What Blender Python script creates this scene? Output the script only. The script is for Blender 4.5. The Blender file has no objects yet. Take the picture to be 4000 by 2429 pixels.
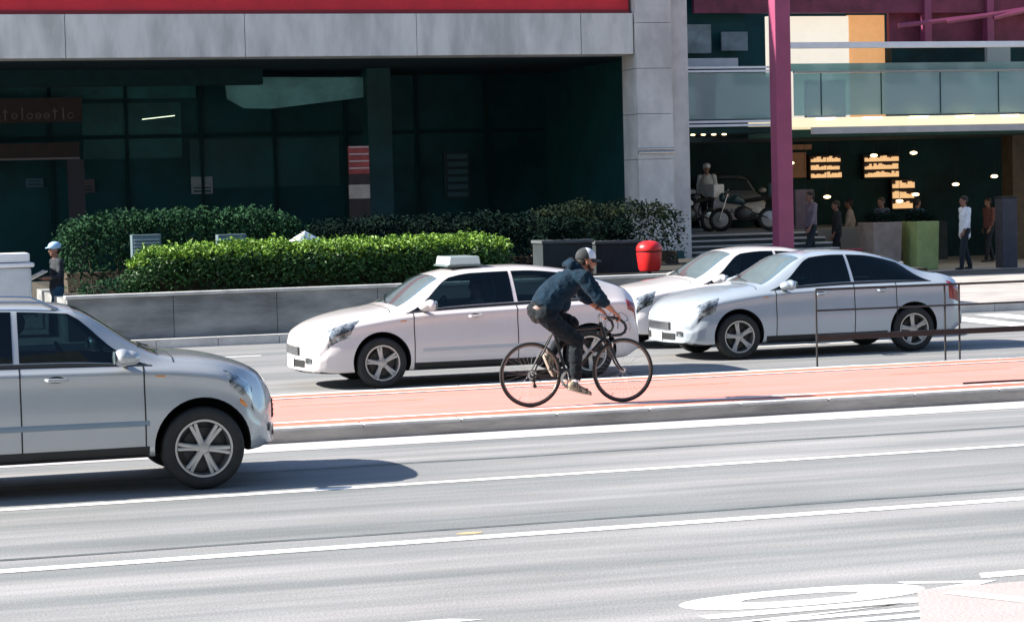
import bpy, bmesh, math, random
import numpy as np
from mathutils import Vector, Matrix, noise
random.seed(7); rng = np.random.default_rng(7)
S = bpy.context.scene
R = math.radians

# ------------------------------------------------------------------ camera
cam_d = bpy.data.cameras.new('camera'); cam = bpy.data.objects.new('camera', cam_d)
S.collection.objects.link(cam); S.camera = cam
phi, pitch, roll = R(16.8), math.atan(298/5450), 0.025
d = Vector((math.sin(phi)*math.cos(pitch), math.cos(phi)*math.cos(pitch), -math.sin(pitch)))
r0 = Vector((math.cos(phi), -math.sin(phi), 0)); u0 = r0.cross(d)
rr = math.cos(roll)*r0 - math.sin(roll)*u0; uu = math.sin(roll)*r0 + math.cos(roll)*u0
cam.matrix_world = Matrix(((rr.x, uu.x, -d.x, 0), (rr.y, uu.y, -d.y, 0), (rr.z, uu.z, -d.z, 2.44), (0, 0, 0, 1)))
cam_d.sensor_width = 36; cam_d.lens = 36*5450/2464; cam_d.clip_end = 2000
# ------------------------------------------------------------------ light
SUN = Vector((-2.31, 0.44, 1.60)).normalized()
w = bpy.data.worlds.new('World'); S.world = w; w.use_nodes = True
nt = w.node_tree; bg = nt.nodes['Background']; sky = nt.nodes.new('ShaderNodeTexSky')
sky.sky_type = 'NISHITA'; sky.sun_disc = False
sky.sun_elevation = math.asin(SUN.z); sky.sun_rotation = math.atan2(SUN.x, SUN.y)
sky.air_density = 1.0; sky.dust_density = 0.6; sky.ozone_density = 3.0
nt.links.new(sky.outputs[0], bg.inputs[0]); bg.inputs[1].default_value = 0.082
sl = bpy.data.lights.new('sun', 'SUN'); sl.energy = 4.6; sl.angle = R(0.5); sl.color = (1, 0.93, 0.84)
so = bpy.data.objects.new('sun', sl); S.collection.objects.link(so)
so.rotation_euler = SUN.to_track_quat('Z', 'Y').to_euler(); so.location = (-30, 10, 40)
S.view_settings.view_transform = 'Standard'; S.view_settings.look = 'None'
S.view_settings.exposure = 1.5; S.view_settings.gamma = 1
S.render.engine = 'CYCLES'

# ------------------------------------------------------------------ materials
def mat(name, col, rough=0.7, metal=0.0, var=0.0, scale=(1, 1, 1), nscale=4.0, bump=0.0, bscale=None,
        coat=0.0, spec=0.5, col2=None, emit=None, est=0.0, sheen=0.0, rvar=0.0, thr=(0.35, 0.65)):
    m = bpy.data.materials.new(name); m.use_nodes = True
    t = m.node_tree; b = t.nodes['Principled BSDF']
    b.inputs['Roughness'].default_value = rough; b.inputs['Metallic'].default_value = metal
    b.inputs['Coat Weight'].default_value = coat; b.inputs['Coat Roughness'].default_value = 0.04
    b.inputs['Specular IOR Level'].default_value = spec
    b.inputs['Sheen Weight'].default_value = sheen
    if emit:
        b.inputs['Emission Color'].default_value = (*emit, 1); b.inputs['Emission Strength'].default_value = est
    tc = t.nodes.new('ShaderNodeTexCoord'); mp = t.nodes.new('ShaderNodeMapping')
    mp.inputs['Scale'].default_value = scale; t.links.new(tc.outputs['Object'], mp.inputs[0])
    n = t.nodes.new('ShaderNodeTexNoise'); n.inputs['Scale'].default_value = nscale
    n.inputs['Detail'].default_value = 6; n.inputs['Roughness'].default_value = 0.6
    t.links.new(mp.outputs[0], n.inputs[0])
    c2 = col2 or tuple(max(0, c*(1-var)) for c in col)
    c1 = col if col2 else tuple(c*(1+var*0.6) for c in col)
    rp = t.nodes.new('ShaderNodeValToRGB'); e = rp.color_ramp.elements
    e[0].position, e[1].position = thr; e[0].color = (*c2, 1); e[1].color = (*c1, 1)
    t.links.new(n.outputs[0], rp.inputs[0]); t.links.new(rp.outputs[0], b.inputs['Base Color'])
    if rvar:
        mr = t.nodes.new('ShaderNodeMapRange'); mr.inputs[3].default_value = rough-rvar; mr.inputs[4].default_value = rough+rvar
        t.links.new(n.outputs[0], mr.inputs[0]); t.links.new(mr.outputs[0], b.inputs['Roughness'])
    if bump:
        n2 = t.nodes.new('ShaderNodeTexNoise'); n2.inputs['Scale'].default_value = bscale or nscale*8
        n2.inputs['Detail'].default_value = 4; t.links.new(mp.outputs[0], n2.inputs[0])
        bn = t.nodes.new('ShaderNodeBump'); bn.inputs['Strength'].default_value = bump; bn.inputs['Distance'].default_value = 0.02
        t.links.new(n2.outputs[0], bn.inputs['Height']); t.links.new(bn.outputs[0], b.inputs['Normal'])
    return m

def road_mat(name, a, bcol, sx=0.06):
    """asphalt: long tyre-polished bands along the road, mottling, fine aggregate"""
    m = bpy.data.materials.new(name); m.use_nodes = True; t = m.node_tree; b = t.nodes['Principled BSDF']
    b.inputs['Roughness'].default_value = 0.82
    tc = t.nodes.new('ShaderNodeTexCoord')
    def ns(sc, scale, det=5):
        mp = t.nodes.new('ShaderNodeMapping'); mp.inputs['Scale'].default_value = sc
        t.links.new(tc.outputs['Object'], mp.inputs[0])
        n = t.nodes.new('ShaderNodeTexNoise'); n.inputs['Scale'].default_value = scale; n.inputs['Detail'].default_value = det
        t.links.new(mp.outputs[0], n.inputs[0]); return n.outputs[0]
    def mr(o, a, b_, c, d_):
        n = t.nodes.new('ShaderNodeMapRange')
        for i, v in zip((1, 2, 3, 4), (a, b_, c, d_)): n.inputs[i].default_value = v
        t.links.new(o, n.inputs[0]); return n.outputs[0]
    def mul(x, y):
        n = t.nodes.new('ShaderNodeMath'); n.operation = 'MULTIPLY'; t.links.new(x, n.inputs[0]); t.links.new(y, n.inputs[1]); return n.outputs[0]
    bands = mr(ns((sx, 1, 1), 1.7, 3), 0.35, 0.68, 0.0, 1.0)
    stain = mr(ns((0.35, 1, 1), 1.1, 8), 0.3, 0.7, 0.86, 1.10)
    grain = mr(ns((1, 1, 1), 55, 3), 0.3, 0.7, 0.80, 1.2)
    streak = mr(ns((0.12, 1, 1), 9.0, 4), 0.3, 0.7, 0.92, 1.07)
    mx = t.nodes.new('ShaderNodeMix'); mx.data_type = 'RGBA'
    mx.inputs[6].default_value = (*a, 1); mx.inputs[7].default_value = (*bcol, 1); t.links.new(bands, mx.inputs[0])
    hs = t.nodes.new('ShaderNodeHueSaturation'); t.links.new(mx.outputs[2], hs.inputs['Color'])
    t.links.new(mul(mul(stain, grain), streak), hs.inputs['Value']); t.links.new(hs.outputs[0], b.inputs['Base Color'])
    bn = t.nodes.new('ShaderNodeBump'); bn.inputs['Strength'].default_value = 0.35; bn.inputs['Distance'].default_value = 0.01
    t.links.new(ns((1, 1, 1), 60, 3), bn.inputs['Height']); t.links.new(bn.outputs[0], b.inputs['Normal'])
    return m

def glass_mat(name, tint, gloss=0.25, rough=0.02, dif=0.5):
    m = bpy.data.materials.new(name); m.use_nodes = True; t = m.node_tree
    for n in list(t.nodes):
        if n.type == 'BSDF_PRINCIPLED': t.nodes.remove(n)
    out = [n for n in t.nodes if n.type == 'OUTPUT_MATERIAL'][0]
    tr = t.nodes.new('ShaderNodeBsdfTransparent'); tr.inputs[0].default_value = (*tint, 1)
    gl = t.nodes.new('ShaderNodeBsdfGlossy'); gl.inputs['Roughness'].default_value = rough; gl.inputs[0].default_value = (0.85, 0.95, 0.95, 1)
    df = t.nodes.new('ShaderNodeBsdfDiffuse'); df.inputs[0].default_value = (0.46, 0.62, 0.60, 1)
    fr = t.nodes.new('ShaderNodeFresnel'); fr.inputs[0].default_value = 1.5
    ad = t.nodes.new('ShaderNodeMath'); ad.operation = 'ADD'; ad.inputs[1].default_value = gloss; t.links.new(fr.outputs[0], ad.inputs[0])
    m0 = t.nodes.new('ShaderNodeMixShader'); m0.inputs[0].default_value = dif
    t.links.new(tr.outputs[0], m0.inputs[1]); t.links.new(df.outputs[0], m0.inputs[2])
    mx = t.nodes.new('ShaderNodeMixShader'); t.links.new(ad.outputs[0], mx.inputs[0])
    t.links.new(m0.outputs[0], mx.inputs[1]); t.links.new(gl.outputs[0], mx.inputs[2]); t.links.new(mx.outputs[0], out.inputs[0])
    return m

M = {}
M['asphalt'] = road_mat('near asphalt', (0.160, 0.172, 0.172), (0.300, 0.292, 0.288))
M['asphalt2'] = road_mat('far asphalt', (0.17, 0.18, 0.18), (0.27, 0.26, 0.255))
M['paint'] = mat('road paint', (0.78, 0.77, 0.75), 0.6, var=0.14, nscale=9, bump=0.2, scale=(0.4, 1, 1))
M['paintfaint'] = mat('worn yellow paint', (0.62, 0.40, 0.20), 0.7, col2=(0.60, 0.27, 0.19), nscale=7)
M['path'] = mat('red cycle path paint', (0.56, 0.235, 0.185), 0.72, col2=(0.55, 0.262, 0.22), nscale=2.6, scale=(0.3, 1, 1), bump=0.2, bscale=60, thr=(.38, .62))
M['kerb'] = mat('kerb concrete', (0.36, 0.34, 0.31), 0.85, var=0.35, nscale=2.5, scale=(0.4, 1, 2), bump=0.5, bscale=25)
M['kerbtop'] = mat('pale kerb top', (0.58, 0.56, 0.53), 0.8, var=0.18, nscale=3, bump=0.3, bscale=30)
M['gutter'] = mat('gutter concrete', (0.50, 0.475, 0.47), 0.8, var=0.16, nscale=2.2, scale=(0.3, 1, 1), bump=0.3, bscale=40)
M['patch'] = mat('pink concrete patch', (0.40, 0.35, 0.335), 0.85, var=0.05, nscale=2.5, bump=0.3, bscale=40)
M['pave'] = mat('paving stone', (0.40, 0.37, 0.345), 0.85, var=0.22, nscale=1.5, bump=0.3, bscale=20)
M['ground'] = mat('far ground', (0.20, 0.19, 0.18), 0.9, var=0.2, nscale=0.3)
M['soil'] = mat('planting soil', (0.035, 0.03, 0.022), 0.95, var=0.4, nscale=6, bump=0.6)
M['wall'] = mat('stained retaining concrete', (0.23, 0.24, 0.235), 0.9, var=0.45, nscale=1.6, scale=(0.5, 1, 1.6), bump=0.5, bscale=14)
M['wallcap'] = mat('wall coping', (0.48, 0.48, 0.46), 0.85, var=0.2, nscale=3, bump=0.3)
M['beam'] = mat('fair faced concrete', (0.68, 0.655, 0.60), 0.85, var=0.24, nscale=1.6, scale=(1.3, 1, 0.35), bump=0.35, bscale=8)
M['column'] = mat('column concrete', (0.60, 0.58, 0.54), 0.85, var=0.22, nscale=1.4, scale=(1, 1, .7), bump=0.3, bscale=8)
M['red'] = mat('red sign panel', (0.66, 0.022, 0.035), 0.45, var=0.1, nscale=2)
M['redbin'] = mat('red plastic', (0.62, 0.02, 0.022), 0.35, var=0.15, nscale=5)
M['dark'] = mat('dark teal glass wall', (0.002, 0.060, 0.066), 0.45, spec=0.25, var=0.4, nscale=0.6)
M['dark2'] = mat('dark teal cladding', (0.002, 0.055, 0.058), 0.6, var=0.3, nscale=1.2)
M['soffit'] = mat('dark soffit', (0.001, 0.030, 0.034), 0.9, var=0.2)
M['teal'] = mat('teal back panel', (0.01, 0.14, 0.14), 0.5, var=0.45, nscale=1.1)
M['tealglow'] = mat('pale teal panel', (0.16, 0.42, 0.41), 0.6, var=0.3, nscale=1.5)
M['brown'] = mat('dark brown sign board', (0.030, 0.016, 0.012), 0.6, var=0.3)
M['signtext'] = mat('sign lettering', (0.15, 0.12, 0.13), 0.6, var=0.2)
M['totem'] = mat('dull red board', (0.30, 0.045, 0.035), 0.6, var=0.4, nscale=3)
M['beige'] = mat('beige board', (0.42, 0.33, 0.26), 0.7, var=0.2)
M['white'] = mat('white enamel', (0.74, 0.76, 0.78), 0.4, var=0.06)
M['pinkwhite'] = mat('pale metal fascia', (0.62, 0.60, 0.62), 0.45, var=0.1, nscale=2)
M['bglass'] = glass_mat('balustrade glass', (0.45, 0.72, 0.70), 0.12)
M['magenta'] = mat('burgundy painted steel', (0.30, 0.06, 0.13), 0.45, var=0.12, nscale=2)
M['magenta2'] = mat('dark burgundy panel', (0.20, 0.03, 0.065), 0.6, var=0.4, nscale=1.5)
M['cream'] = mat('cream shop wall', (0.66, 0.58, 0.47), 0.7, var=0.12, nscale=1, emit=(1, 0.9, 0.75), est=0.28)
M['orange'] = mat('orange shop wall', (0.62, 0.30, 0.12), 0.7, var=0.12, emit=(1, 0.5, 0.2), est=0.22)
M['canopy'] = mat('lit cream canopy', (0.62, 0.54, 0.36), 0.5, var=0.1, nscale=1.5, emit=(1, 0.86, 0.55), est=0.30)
M['lamp'] = mat('warm lamp', (0.9, 0.7, 0.4), 0.4, emit=(1, 0.72, 0.36), est=2.2)
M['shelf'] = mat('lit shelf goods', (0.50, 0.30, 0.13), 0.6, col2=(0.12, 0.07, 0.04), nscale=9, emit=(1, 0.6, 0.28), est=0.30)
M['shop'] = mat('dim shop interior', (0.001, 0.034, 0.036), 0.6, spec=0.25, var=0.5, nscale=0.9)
M['shop2'] = mat('dim brown pillar', (0.10, 0.07, 0.045), 0.7, var=0.3)
M['silver'] = mat('silver car paint', (0.44, 0.465, 0.48), 0.28, metal=0.35, var=0.02, coat=0.8, bump=0.0)
M['whitecar'] = mat('white car paint', (0.68, 0.64, 0.635), 0.33, var=0.02, coat=0.9)
M['paleblue'] = mat('pale silver blue car paint', (0.44, 0.50, 0.55), 0.30, metal=0.3, var=0.02, coat=0.9)
M['carglass'] = glass_mat('tinted car glass', (0.30, 0.40, 0.42), 0.0, 0.01, 0.0)
M['darkglass'] = glass_mat('dark privacy glass', (0.10, 0.16, 0.18), 0.0, 0.01, 0.0)
M['rearglass'] = mat('rear glass', (0.006, 0.016, 0.019), 0.05, spec=0.45)
M['cabin'] = mat('cabin trim', (0.018, 0.022, 0.024), 0.9, var=.3)
M['seat'] = mat('grey seat cloth', (0.10, 0.10, 0.10), 0.9, var=.3, nscale=6)
M['screen'] = mat('windscreen glass', (0.10, 0.14, 0.15), 0.08, coat=1.0, spec=0.8)
M['black'] = mat('black plastic', (0.012, 0.014, 0.015), 0.55, var=0.2)
M['well'] = mat('wheel well', (0.006, 0.007, 0.008), 0.95)
M['rubber'] = mat('tyre rubber', (0.018, 0.019, 0.019), 0.75, var=0.25, nscale=12)
M['alloy'] = mat('alloy wheel', (0.50, 0.50, 0.49), 0.35, metal=0.8, var=0.1)
M['chrome'] = mat('chrome', (0.75, 0.76, 0.77), 0.12, metal=1.0)
M['lens'] = mat('headlamp lens', (0.42, 0.46, 0.48), 0.10, metal=.5, coat=1.0, col2=(.04, .05, .055), nscale=9, thr=(.42, .56))
M['taillens'] = mat('tail lamp lens', (0.22, 0.012, 0.014), 0.12, coat=1)
M['amber'] = mat('amber lens', (0.75, 0.25, 0.03), 0.15, coat=1)
M['green'] = mat('green stripe', (0.02, 0.32, 0.12), 0.4, coat=.5)
M['trimgrey'] = mat('grey body moulding', (0.20, 0.27, 0.33), 0.5)
M['plate'] = mat('number plate', (0.55, 0.56, 0.56), 0.5)
M['frame'] = mat('black bicycle paint', (0.004, 0.006, 0.007), 0.38, coat=0.15, spec=.3)
M['brownrim'] = mat('aluminium rim', (0.16, 0.13, 0.115), 0.35, metal=0.8)
M['steel'] = mat('polished steel', (0.55, 0.54, 0.52), 0.25, metal=0.95)
M['spoke'] = mat('spoke steel', (0.45, 0.45, 0.45), 0.3, metal=0.9)
M['skin'] = mat('skin', (0.40, 0.165, 0.095), 0.55, var=0.12, nscale=14)
M['skin2'] = mat('darker skin', (0.25, 0.12, 0.08), 0.55, var=0.12, nscale=14)
M['hoodie'] = mat('navy sweatshirt cotton', (0.0022, 0.0165, 0.033), 0.92, var=0.25, nscale=10, bump=0.6, bscale=28, sheen=0.03, spec=0.25)
M['jeans'] = mat('black denim', (0.006, 0.011, 0.015), 0.85, var=0.5, nscale=9, bump=0.7, bscale=22, sheen=0.02, spec=0.25)
M['jeansfar'] = mat('faded blue denim', (0.05, 0.085, 0.12), 0.85, var=0.4, nscale=9, bump=0.6, bscale=22)
M['shoe'] = mat('grey and cream trainers', (0.045, 0.045, 0.04), 0.7, col2=(0.26, 0.23, 0.16), nscale=22, scale=(2, .4, .4), thr=(0.5, 0.56))
M['sole'] = mat('cream sole', (0.34, 0.30, 0.25), 0.7, var=0.2)
M['sock'] = mat('white sock', (0.66, 0.66, 0.70), 0.9)
M['hair'] = mat('dark hair', (0.018, 0.012, 0.010), 0.7, var=0.4, nscale=30, bump=0.8, bscale=60)
M['capblack'] = mat('black cap fabric', (0.010, 0.013, 0.016), 0.8, var=0.2, sheen=.2)
M['capwhite'] = mat('white cap panel', (0.66, 0.67, 0.72), 0.8, var=0.05)
M['belt'] = mat('brown leather belt', (0.10, 0.035, 0.025), 0.5)
M['leafsun'] = mat('sunlit hedge leaf', (0.20, 0.33, 0.035), 0.5, col2=(0.09, 0.20, 0.022), nscale=5, thr=(0.3, 0.7), spec=0.3)  # sun on the hedge top, put into the leaf colour
M['leafshade'] = mat('shaded hedge leaf', (0.035, 0.10, 0.022), 0.5, col2=(0.015, 0.05, 0.018), nscale=5, thr=(0.3, 0.7), spec=0.25)  # shade on the lower hedge, put into the leaf colour
M['leafd'] = mat('dark leaf', (0.034, 0.092, 0.036), 0.8, col2=(0.009, 0.036, 0.022), nscale=4, thr=(0.3, 0.7), spec=0.1)
M['leafx'] = mat('deep leaf', (0.013, 0.026, 0.018), 0.85, col2=(0.004, 0.012, 0.011), nscale=4, spec=0.03)
M['trunk'] = mat('shrub stem', (0.06, 0.045, 0.03), 0.9, var=0.3)
M['blue'] = mat('pale blue cloth', (0.36, 0.55, 0.78), 0.8, var=0.1)
M['lime'] = mat('lime cloth', (0.34, 0.42, 0.16), 0.8, var=0.15)
M['greytaupe'] = mat('taupe cloth', (0.33, 0.26, 0.22), 0.85, var=0.2)
M['whitecloth'] = mat('white cloth', (0.78, 0.80, 0.84), 0.85, var=0.1, nscale=8, bump=0.4, bscale=16)
M['pinkcloth'] = mat('pink cloth', (0.62, 0.45, 0.40), 0.85, var=0.2, nscale=7)
M['darkcloth'] = mat('dark cloth', (0.014, 0.020, 0.028), 0.85, var=0.3)
M['navycloth'] = mat('blue work trousers', (0.02, 0.07, 0.12), 0.85, var=0.3)
M['step'] = mat('pale stone step', (0.50, 0.50, 0.49), 0.8, var=0.15, nscale=3)
M['riser'] = mat('dark step riser', (0.045, 0.055, 0.055), 0.8, var=0.3)

# ------------------------------------------------------------------ mesh helpers
class MB:
    def __init__(s): s.v = []; s.f = []; s.m = []
    def add(s, v, f, m=0):
        o = len(s.v); s.v += [tuple(p) for p in v]; s.f += [tuple(i+o for i in q) for q in f]; s.m += [m]*len(f); return s
    def box(s, a, b, m=0, rot=None, piv=None):
        x0, y0, z0 = a; x1, y1, z1 = b
        v = [(x0, y0, z0), (x1, y0, z0), (x1, y1, z0), (x0, y1, z0), (x0, y0, z1), (x1, y0, z1), (x1, y1, z1), (x0, y1, z1)]
        if rot:
            p = Vector(piv or ((x0+x1)/2, (y0+y1)/2, (z0+z1)/2)); v = [tuple(rot @ (Vector(q)-p) + p) for q in v]
        return s.add(v, [(0, 3, 2, 1), (4, 5, 6, 7), (0, 1, 5, 4), (1, 2, 6, 5), (2, 3, 7, 6), (3, 0, 4, 7)], m)
    def tube(s, pts, rad, n=10, m=0, ref=(0, 1, 0), cap=True):
        """rad: number or per point number / (in-plane, lateral)"""
        P = [Vector(p) for p in pts]; k = len(P)
        if not isinstance(rad, (list,)): rad = [rad]*k
        v = []
        for i, p in enumerate(P):
            T = (P[min(i+1, k-1)]-P[max(i-1, 0)]).normalized()
            N1 = Vector(ref); N1 = N1 - T*N1.dot(T)
            if N1.length < 1e-3: N1 = Vector((1, 0, 0)) - T*T.x
            N1.normalize(); N2 = T.cross(N1)
            a, b = rad[i] if isinstance(rad[i], tuple) else (rad[i], rad[i])
            for j in range(n):
                t = 2*math.pi*j/n; v.append(p + N1*(b*math.cos(t)) + N2*(a*math.sin(t)))
        f = [(i*n+j, i*n+(j+1) % n, (i+1)*n+(j+1) % n, (i+1)*n+j) for i in range(k-1) for j in range(n)]
        if cap: f += [tuple(range(n))[::-1], tuple((k-1)*n+j for j in range(n))]
        return s.add(v, f, m)
    def limb(s, pts, rad, n=16, m=0, ref=(0, 1, 0)):
        """tube whose ends are closed with rounded domes"""
        P = [Vector(p) for p in pts]; rad = [q if isinstance(q, tuple) else (q, q) for q in rad]
        T0 = (P[0]-P[1]).normalized(); T1 = (P[-1]-P[-2]).normalized()
        pre, post, rp, rq = [], [], [], []
        for a in (75, 50, 25):
            c, sn = math.cos(R(a)), math.sin(R(a)); r0_ = rad[0]; pre.append(P[0]+T0*min(r0_)*sn); rp.append((r0_[0]*c, r0_[1]*c))
        for a in (25, 50, 75):
            c, sn = math.cos(R(a)), math.sin(R(a)); r1_ = rad[-1]; post.append(P[-1]+T1*min(r1_)*sn); rq.append((r1_[0]*c, r1_[1]*c))
        return s.tube(pre+P+post, rp+rad+rq, n, m, ref)
    def ball(s, c, r, m=0, n=16, k=10, rot=None):
        rx, ry, rz = r if isinstance(r, tuple) else (r, r, r); v = []; f = []
        for i in range(1, k):
            t = math.pi*i/k
            for j in range(n):
                p = 2*math.pi*j/n; q = Vector((rx*math.sin(t)*math.cos(p), ry*math.sin(t)*math.sin(p), rz*math.cos(t)))
                v.append((rot @ q if rot else q) + Vector(c))
        for z in (1, -1):
            q = Vector((0, 0, rz*z)); v.append((rot @ q if rot else q)+Vector(c))
        for i in range(k-2):
            for j in range(n): f.append((i*n+j, (i+1)*n+j, (i+1)*n+(j+1) % n, i*n+(j+1) % n))
        a = len(v)-2
        for j in range(n): f.append((a, j, (j+1) % n)); f.append((a+1, (k-2)*n+(j+1) % n, (k-2)*n+j))
        return s.add(v, f, m)
    def torus(s, c, Rm, r, axis='Y', n=48, k=10, m=0, rz=None):
        v = []; f = []; rz = rz or r
        for i in range(n):
            a = 2*math.pi*i/n
            for j in range(k):
                b = 2*math.pi*j/k; q = Rm + r*math.cos(b); h = rz*math.sin(b)
                p = (q*math.cos(a), h, q*math.sin(a)) if axis == 'Y' else (q*math.cos(a), q*math.sin(a), h)
                v.append((c[0]+p[0], c[1]+p[1], c[2]+p[2]))
        for i in range(n):
            for j in range(k): f.append((i*k+j, ((i+1) % n)*k+j, ((i+1) % n)*k+(j+1) % k, i*k+(j+1) % k))
        return s.add(v, f, m)
    def lathe(s, c, prof, axis='Y', n=40, m=0, closed=False):
        """prof: list of (radius, height)"""
        v = []; f = []; k = len(prof)
        for i in range(n):
            a = 2*math.pi*i/n
            for r, h in prof:
                p = (r*math.cos(a), h, r*math.sin(a)) if axis == 'Y' else (r*math.cos(a), r*math.sin(a), h)
                v.append((c[0]+p[0], c[1]+p[1], c[2]+p[2]))
        kk = k if closed else k-1
        for i in range(n):
            for j in range(kk): f.append((i*k+j, i*k+(j+1) % k, ((i+1) % n)*k+(j+1) % k, ((i+1) % n)*k+j))
        return s.add(v, f, m)
    def poly(s, pts2, z0, z1, m=0, plane='XY'):
        """prism from a 2D outline"""
        n = len(pts2)
        mk = (lambda p, h: (p[0], p[1], h)) if plane == 'XY' else (lambda p, h: (p[0], h, p[1]))
        v = [mk(p, z0) for p in pts2]+[mk(p, z1) for p in pts2]
        f = [tuple(range(n))[::-1], tuple(range(n, 2*n))]+[(i, (i+1) % n, n+(i+1) % n, n+i) for i in range(n)]
        return s.add(v, f, m)
    def build(s, name, mats, parent=None, smooth=False, loc=None, bevel=0, angle=40, remesh=0, fold=0, fscale=12, relax=6):
        me = bpy.data.meshes.new(name); me.from_pydata(s.v, [], s.f)
        if not isinstance(mats, (list, tuple)): mats = [mats]
        for q in mats: me.materials.append(q)
        if len(mats) > 1: me.polygons.foreach_set('material_index', s.m)
        bm = bmesh.new(); bm.from_mesh(me); bmesh.ops.recalc_face_normals(bm, faces=bm.faces)
        if bevel: bmesh.ops.bevel(bm, geom=[e for e in bm.edges if e.is_manifold and e.calc_face_angle(0) > 0.5], offset=bevel, segments=2, affect='EDGES', profile=0.6)
        bm.to_mesh(me); bm.free()
        o = bpy.data.objects.new(name, me); S.collection.objects.link(o)
        if remesh:
            md = o.modifiers.new('r', 'REMESH'); md.mode = 'VOXEL'; md.voxel_size = remesh
            sm = o.modifiers.new('s', 'SMOOTH'); sm.iterations = relax; sm.factor = 0.5
            dg = bpy.context.evaluated_depsgraph_get(); dg.update()
            m2 = bpy.data.meshes.new_from_object(o.evaluated_get(dg)); o.modifiers.clear(); o.data = m2; bpy.data.meshes.remove(me); me = m2
            me.name = name
            me.materials.clear(); me.materials.append(mats[0]); smooth = True; angle = 180
            me.polygons.foreach_set('material_index', [0]*len(me.polygons))
            if fold:
                me.update(); nn = [v.normal.copy() for v in me.vertices]
                for v, q in zip(me.vertices, nn):
                    p = v.co; a = noise.noise(Vector((p.x*fscale, p.y*fscale*.5, p.z*fscale)))
                    b_ = 1-abs(noise.noise(Vector((p.x*fscale*1.6+9, p.y*fscale*.7, p.z*fscale*1.6)))*2)
                    v.co = p + q*(fold*(a*0.7 + (b_-0.6)*0.5))
        if smooth:
            me.polygons.foreach_set('use_smooth', [True]*len(me.polygons))
            if angle < 180: me.set_sharp_from_angle(angle=R(angle))
        me.update()
        if parent: o.parent = parent
        if loc: o.location = loc
        return o

def tag(o, label, cat, group=None):
    o['label'] = label; o['category'] = cat
    if group: o['group'] = group
    return o
def thing(name, label, cat, loc=(0, 0, 0), rz=0, group=None):
    o = bpy.data.objects.new(name, None); S.collection.objects.link(o); o.empty_display_size = 0.2
    o.location = loc; o.rotation_euler = (0, 0, rz); return tag(o, label, cat, group)
def struct(name, mb, m, kind='structure', **k):
    o = mb.build(name, m, **k); o['kind'] = kind; return o
def copy_tree(o, loc=None, rz=None, label=None, parent=None):
    c = o.copy(); S.collection.objects.link(c); c.parent = parent
    if loc is not None: c.location = loc
    if rz is not None: c.rotation_euler = (0, 0, rz)
    if label: c['label'] = label
    for ch in list(o.children): copy_tree(ch, parent=c)
    return c

# ------------------------------------------------------------------ ground, roads, path
XL, XR = -60, 160
def sheet(x0, x1, y0, y1, z, nx=1): return MB().add([(x0, y0, z), (x1, y0, z), (x1, y1, z), (x0, y1, z)], [(0, 1, 2, 3)])
struct('ground', sheet(-600, 600, -600, 600, -0.05), M['ground'])
struct('near_road', sheet(XL, XR, 8.6, 21.72, 0.0), M['asphalt'])
struct('far_road', sheet(XL, XR, 25.38, 36.3, 0.0), M['asphalt2'])
struct('near_pavement', MB().box((XL, -8, -0.04), (XR, 8.6, 0.14)), M['pave'])
struct('near_gutter', sheet(XL, XR, 21.02, 21.7, 0.004), M['gutter'])
mb = MB()
for a, b_ in ((21.7, 21.9), (25.2, 25.4)):
    x = -40.0
    while x < 90: mb.box((x, a, -0.03), (x+0.992, b_, 0.150)); x += 1.0
struct('path_kerb', mb, [M['kerbtop']], bevel=0.012)
# darker face of the near kerb
struct('path_edge_strip', MB().add([(-40, 21.9, .150), (90, 21.9, .150), (90, 22.14, .150), (-40, 22.14, .150), (-40, 24.86, .150), (90, 24.86, .150), (90, 25.2, .150), (-40, 25.2, .150)], [(0, 1, 2, 3), (4, 5, 6, 7)]), mat('fresher red path paint', (0.55, 0.18, 0.11), 0.7, var=.15, nscale=2, scale=(.3, 1, 1)))
mb = MB()
mb.box((-40, 21.690, 0.004), (90, 21.699, 0.118)); struct('kerb_face', mb, M['kerb'])
struct('cycle_path', MB().box((-40, 21.9, 0.0), (90, 25.2, 0.146)), M['path'])
def marks(name, rects, z, m, label=None):
    mb = MB()
    for x0, x1, y0, y1 in rects: mb.add([(x0, y0, z), (x1, y0, z), (x1, y1, z), (x0, y1, z)], [(0, 1, 2, 3)])
    return struct(name, mb, m)
marks('lane_line', [(-40, 90, 18.09, 18.22), (-40, 90, 15.06, 15.22)], 0.004, M['paint'])
marks('path_line', [(-40, 90, 22.14, 22.25), (-40, 90, 24.78, 24.86)], 0.154, M['paint'])
marks('path_centre_line', [(x, x+1.6, 23.94, 23.975) for x in np.arange(-20.6, 40, 3.6)], 0.150, M['paintfaint'])
marks('far_lane_line', [(x, x+2.2, 30.75, 30.87) for x in np.arange(-20, 80, 5.5)] + [(x, x+2.2, 33.6, 33.72) for x in np.arange(-18, 80, 5.5)] + [(-40, 90, 25.85, 25.98)], 0.004, M['paint'])
marks('far_crosswalk', [(18.2+i*1.0, 18.75+i*1.0, 31.2, 35.6) for i in range(5)], 0.004, M['paint'])
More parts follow.
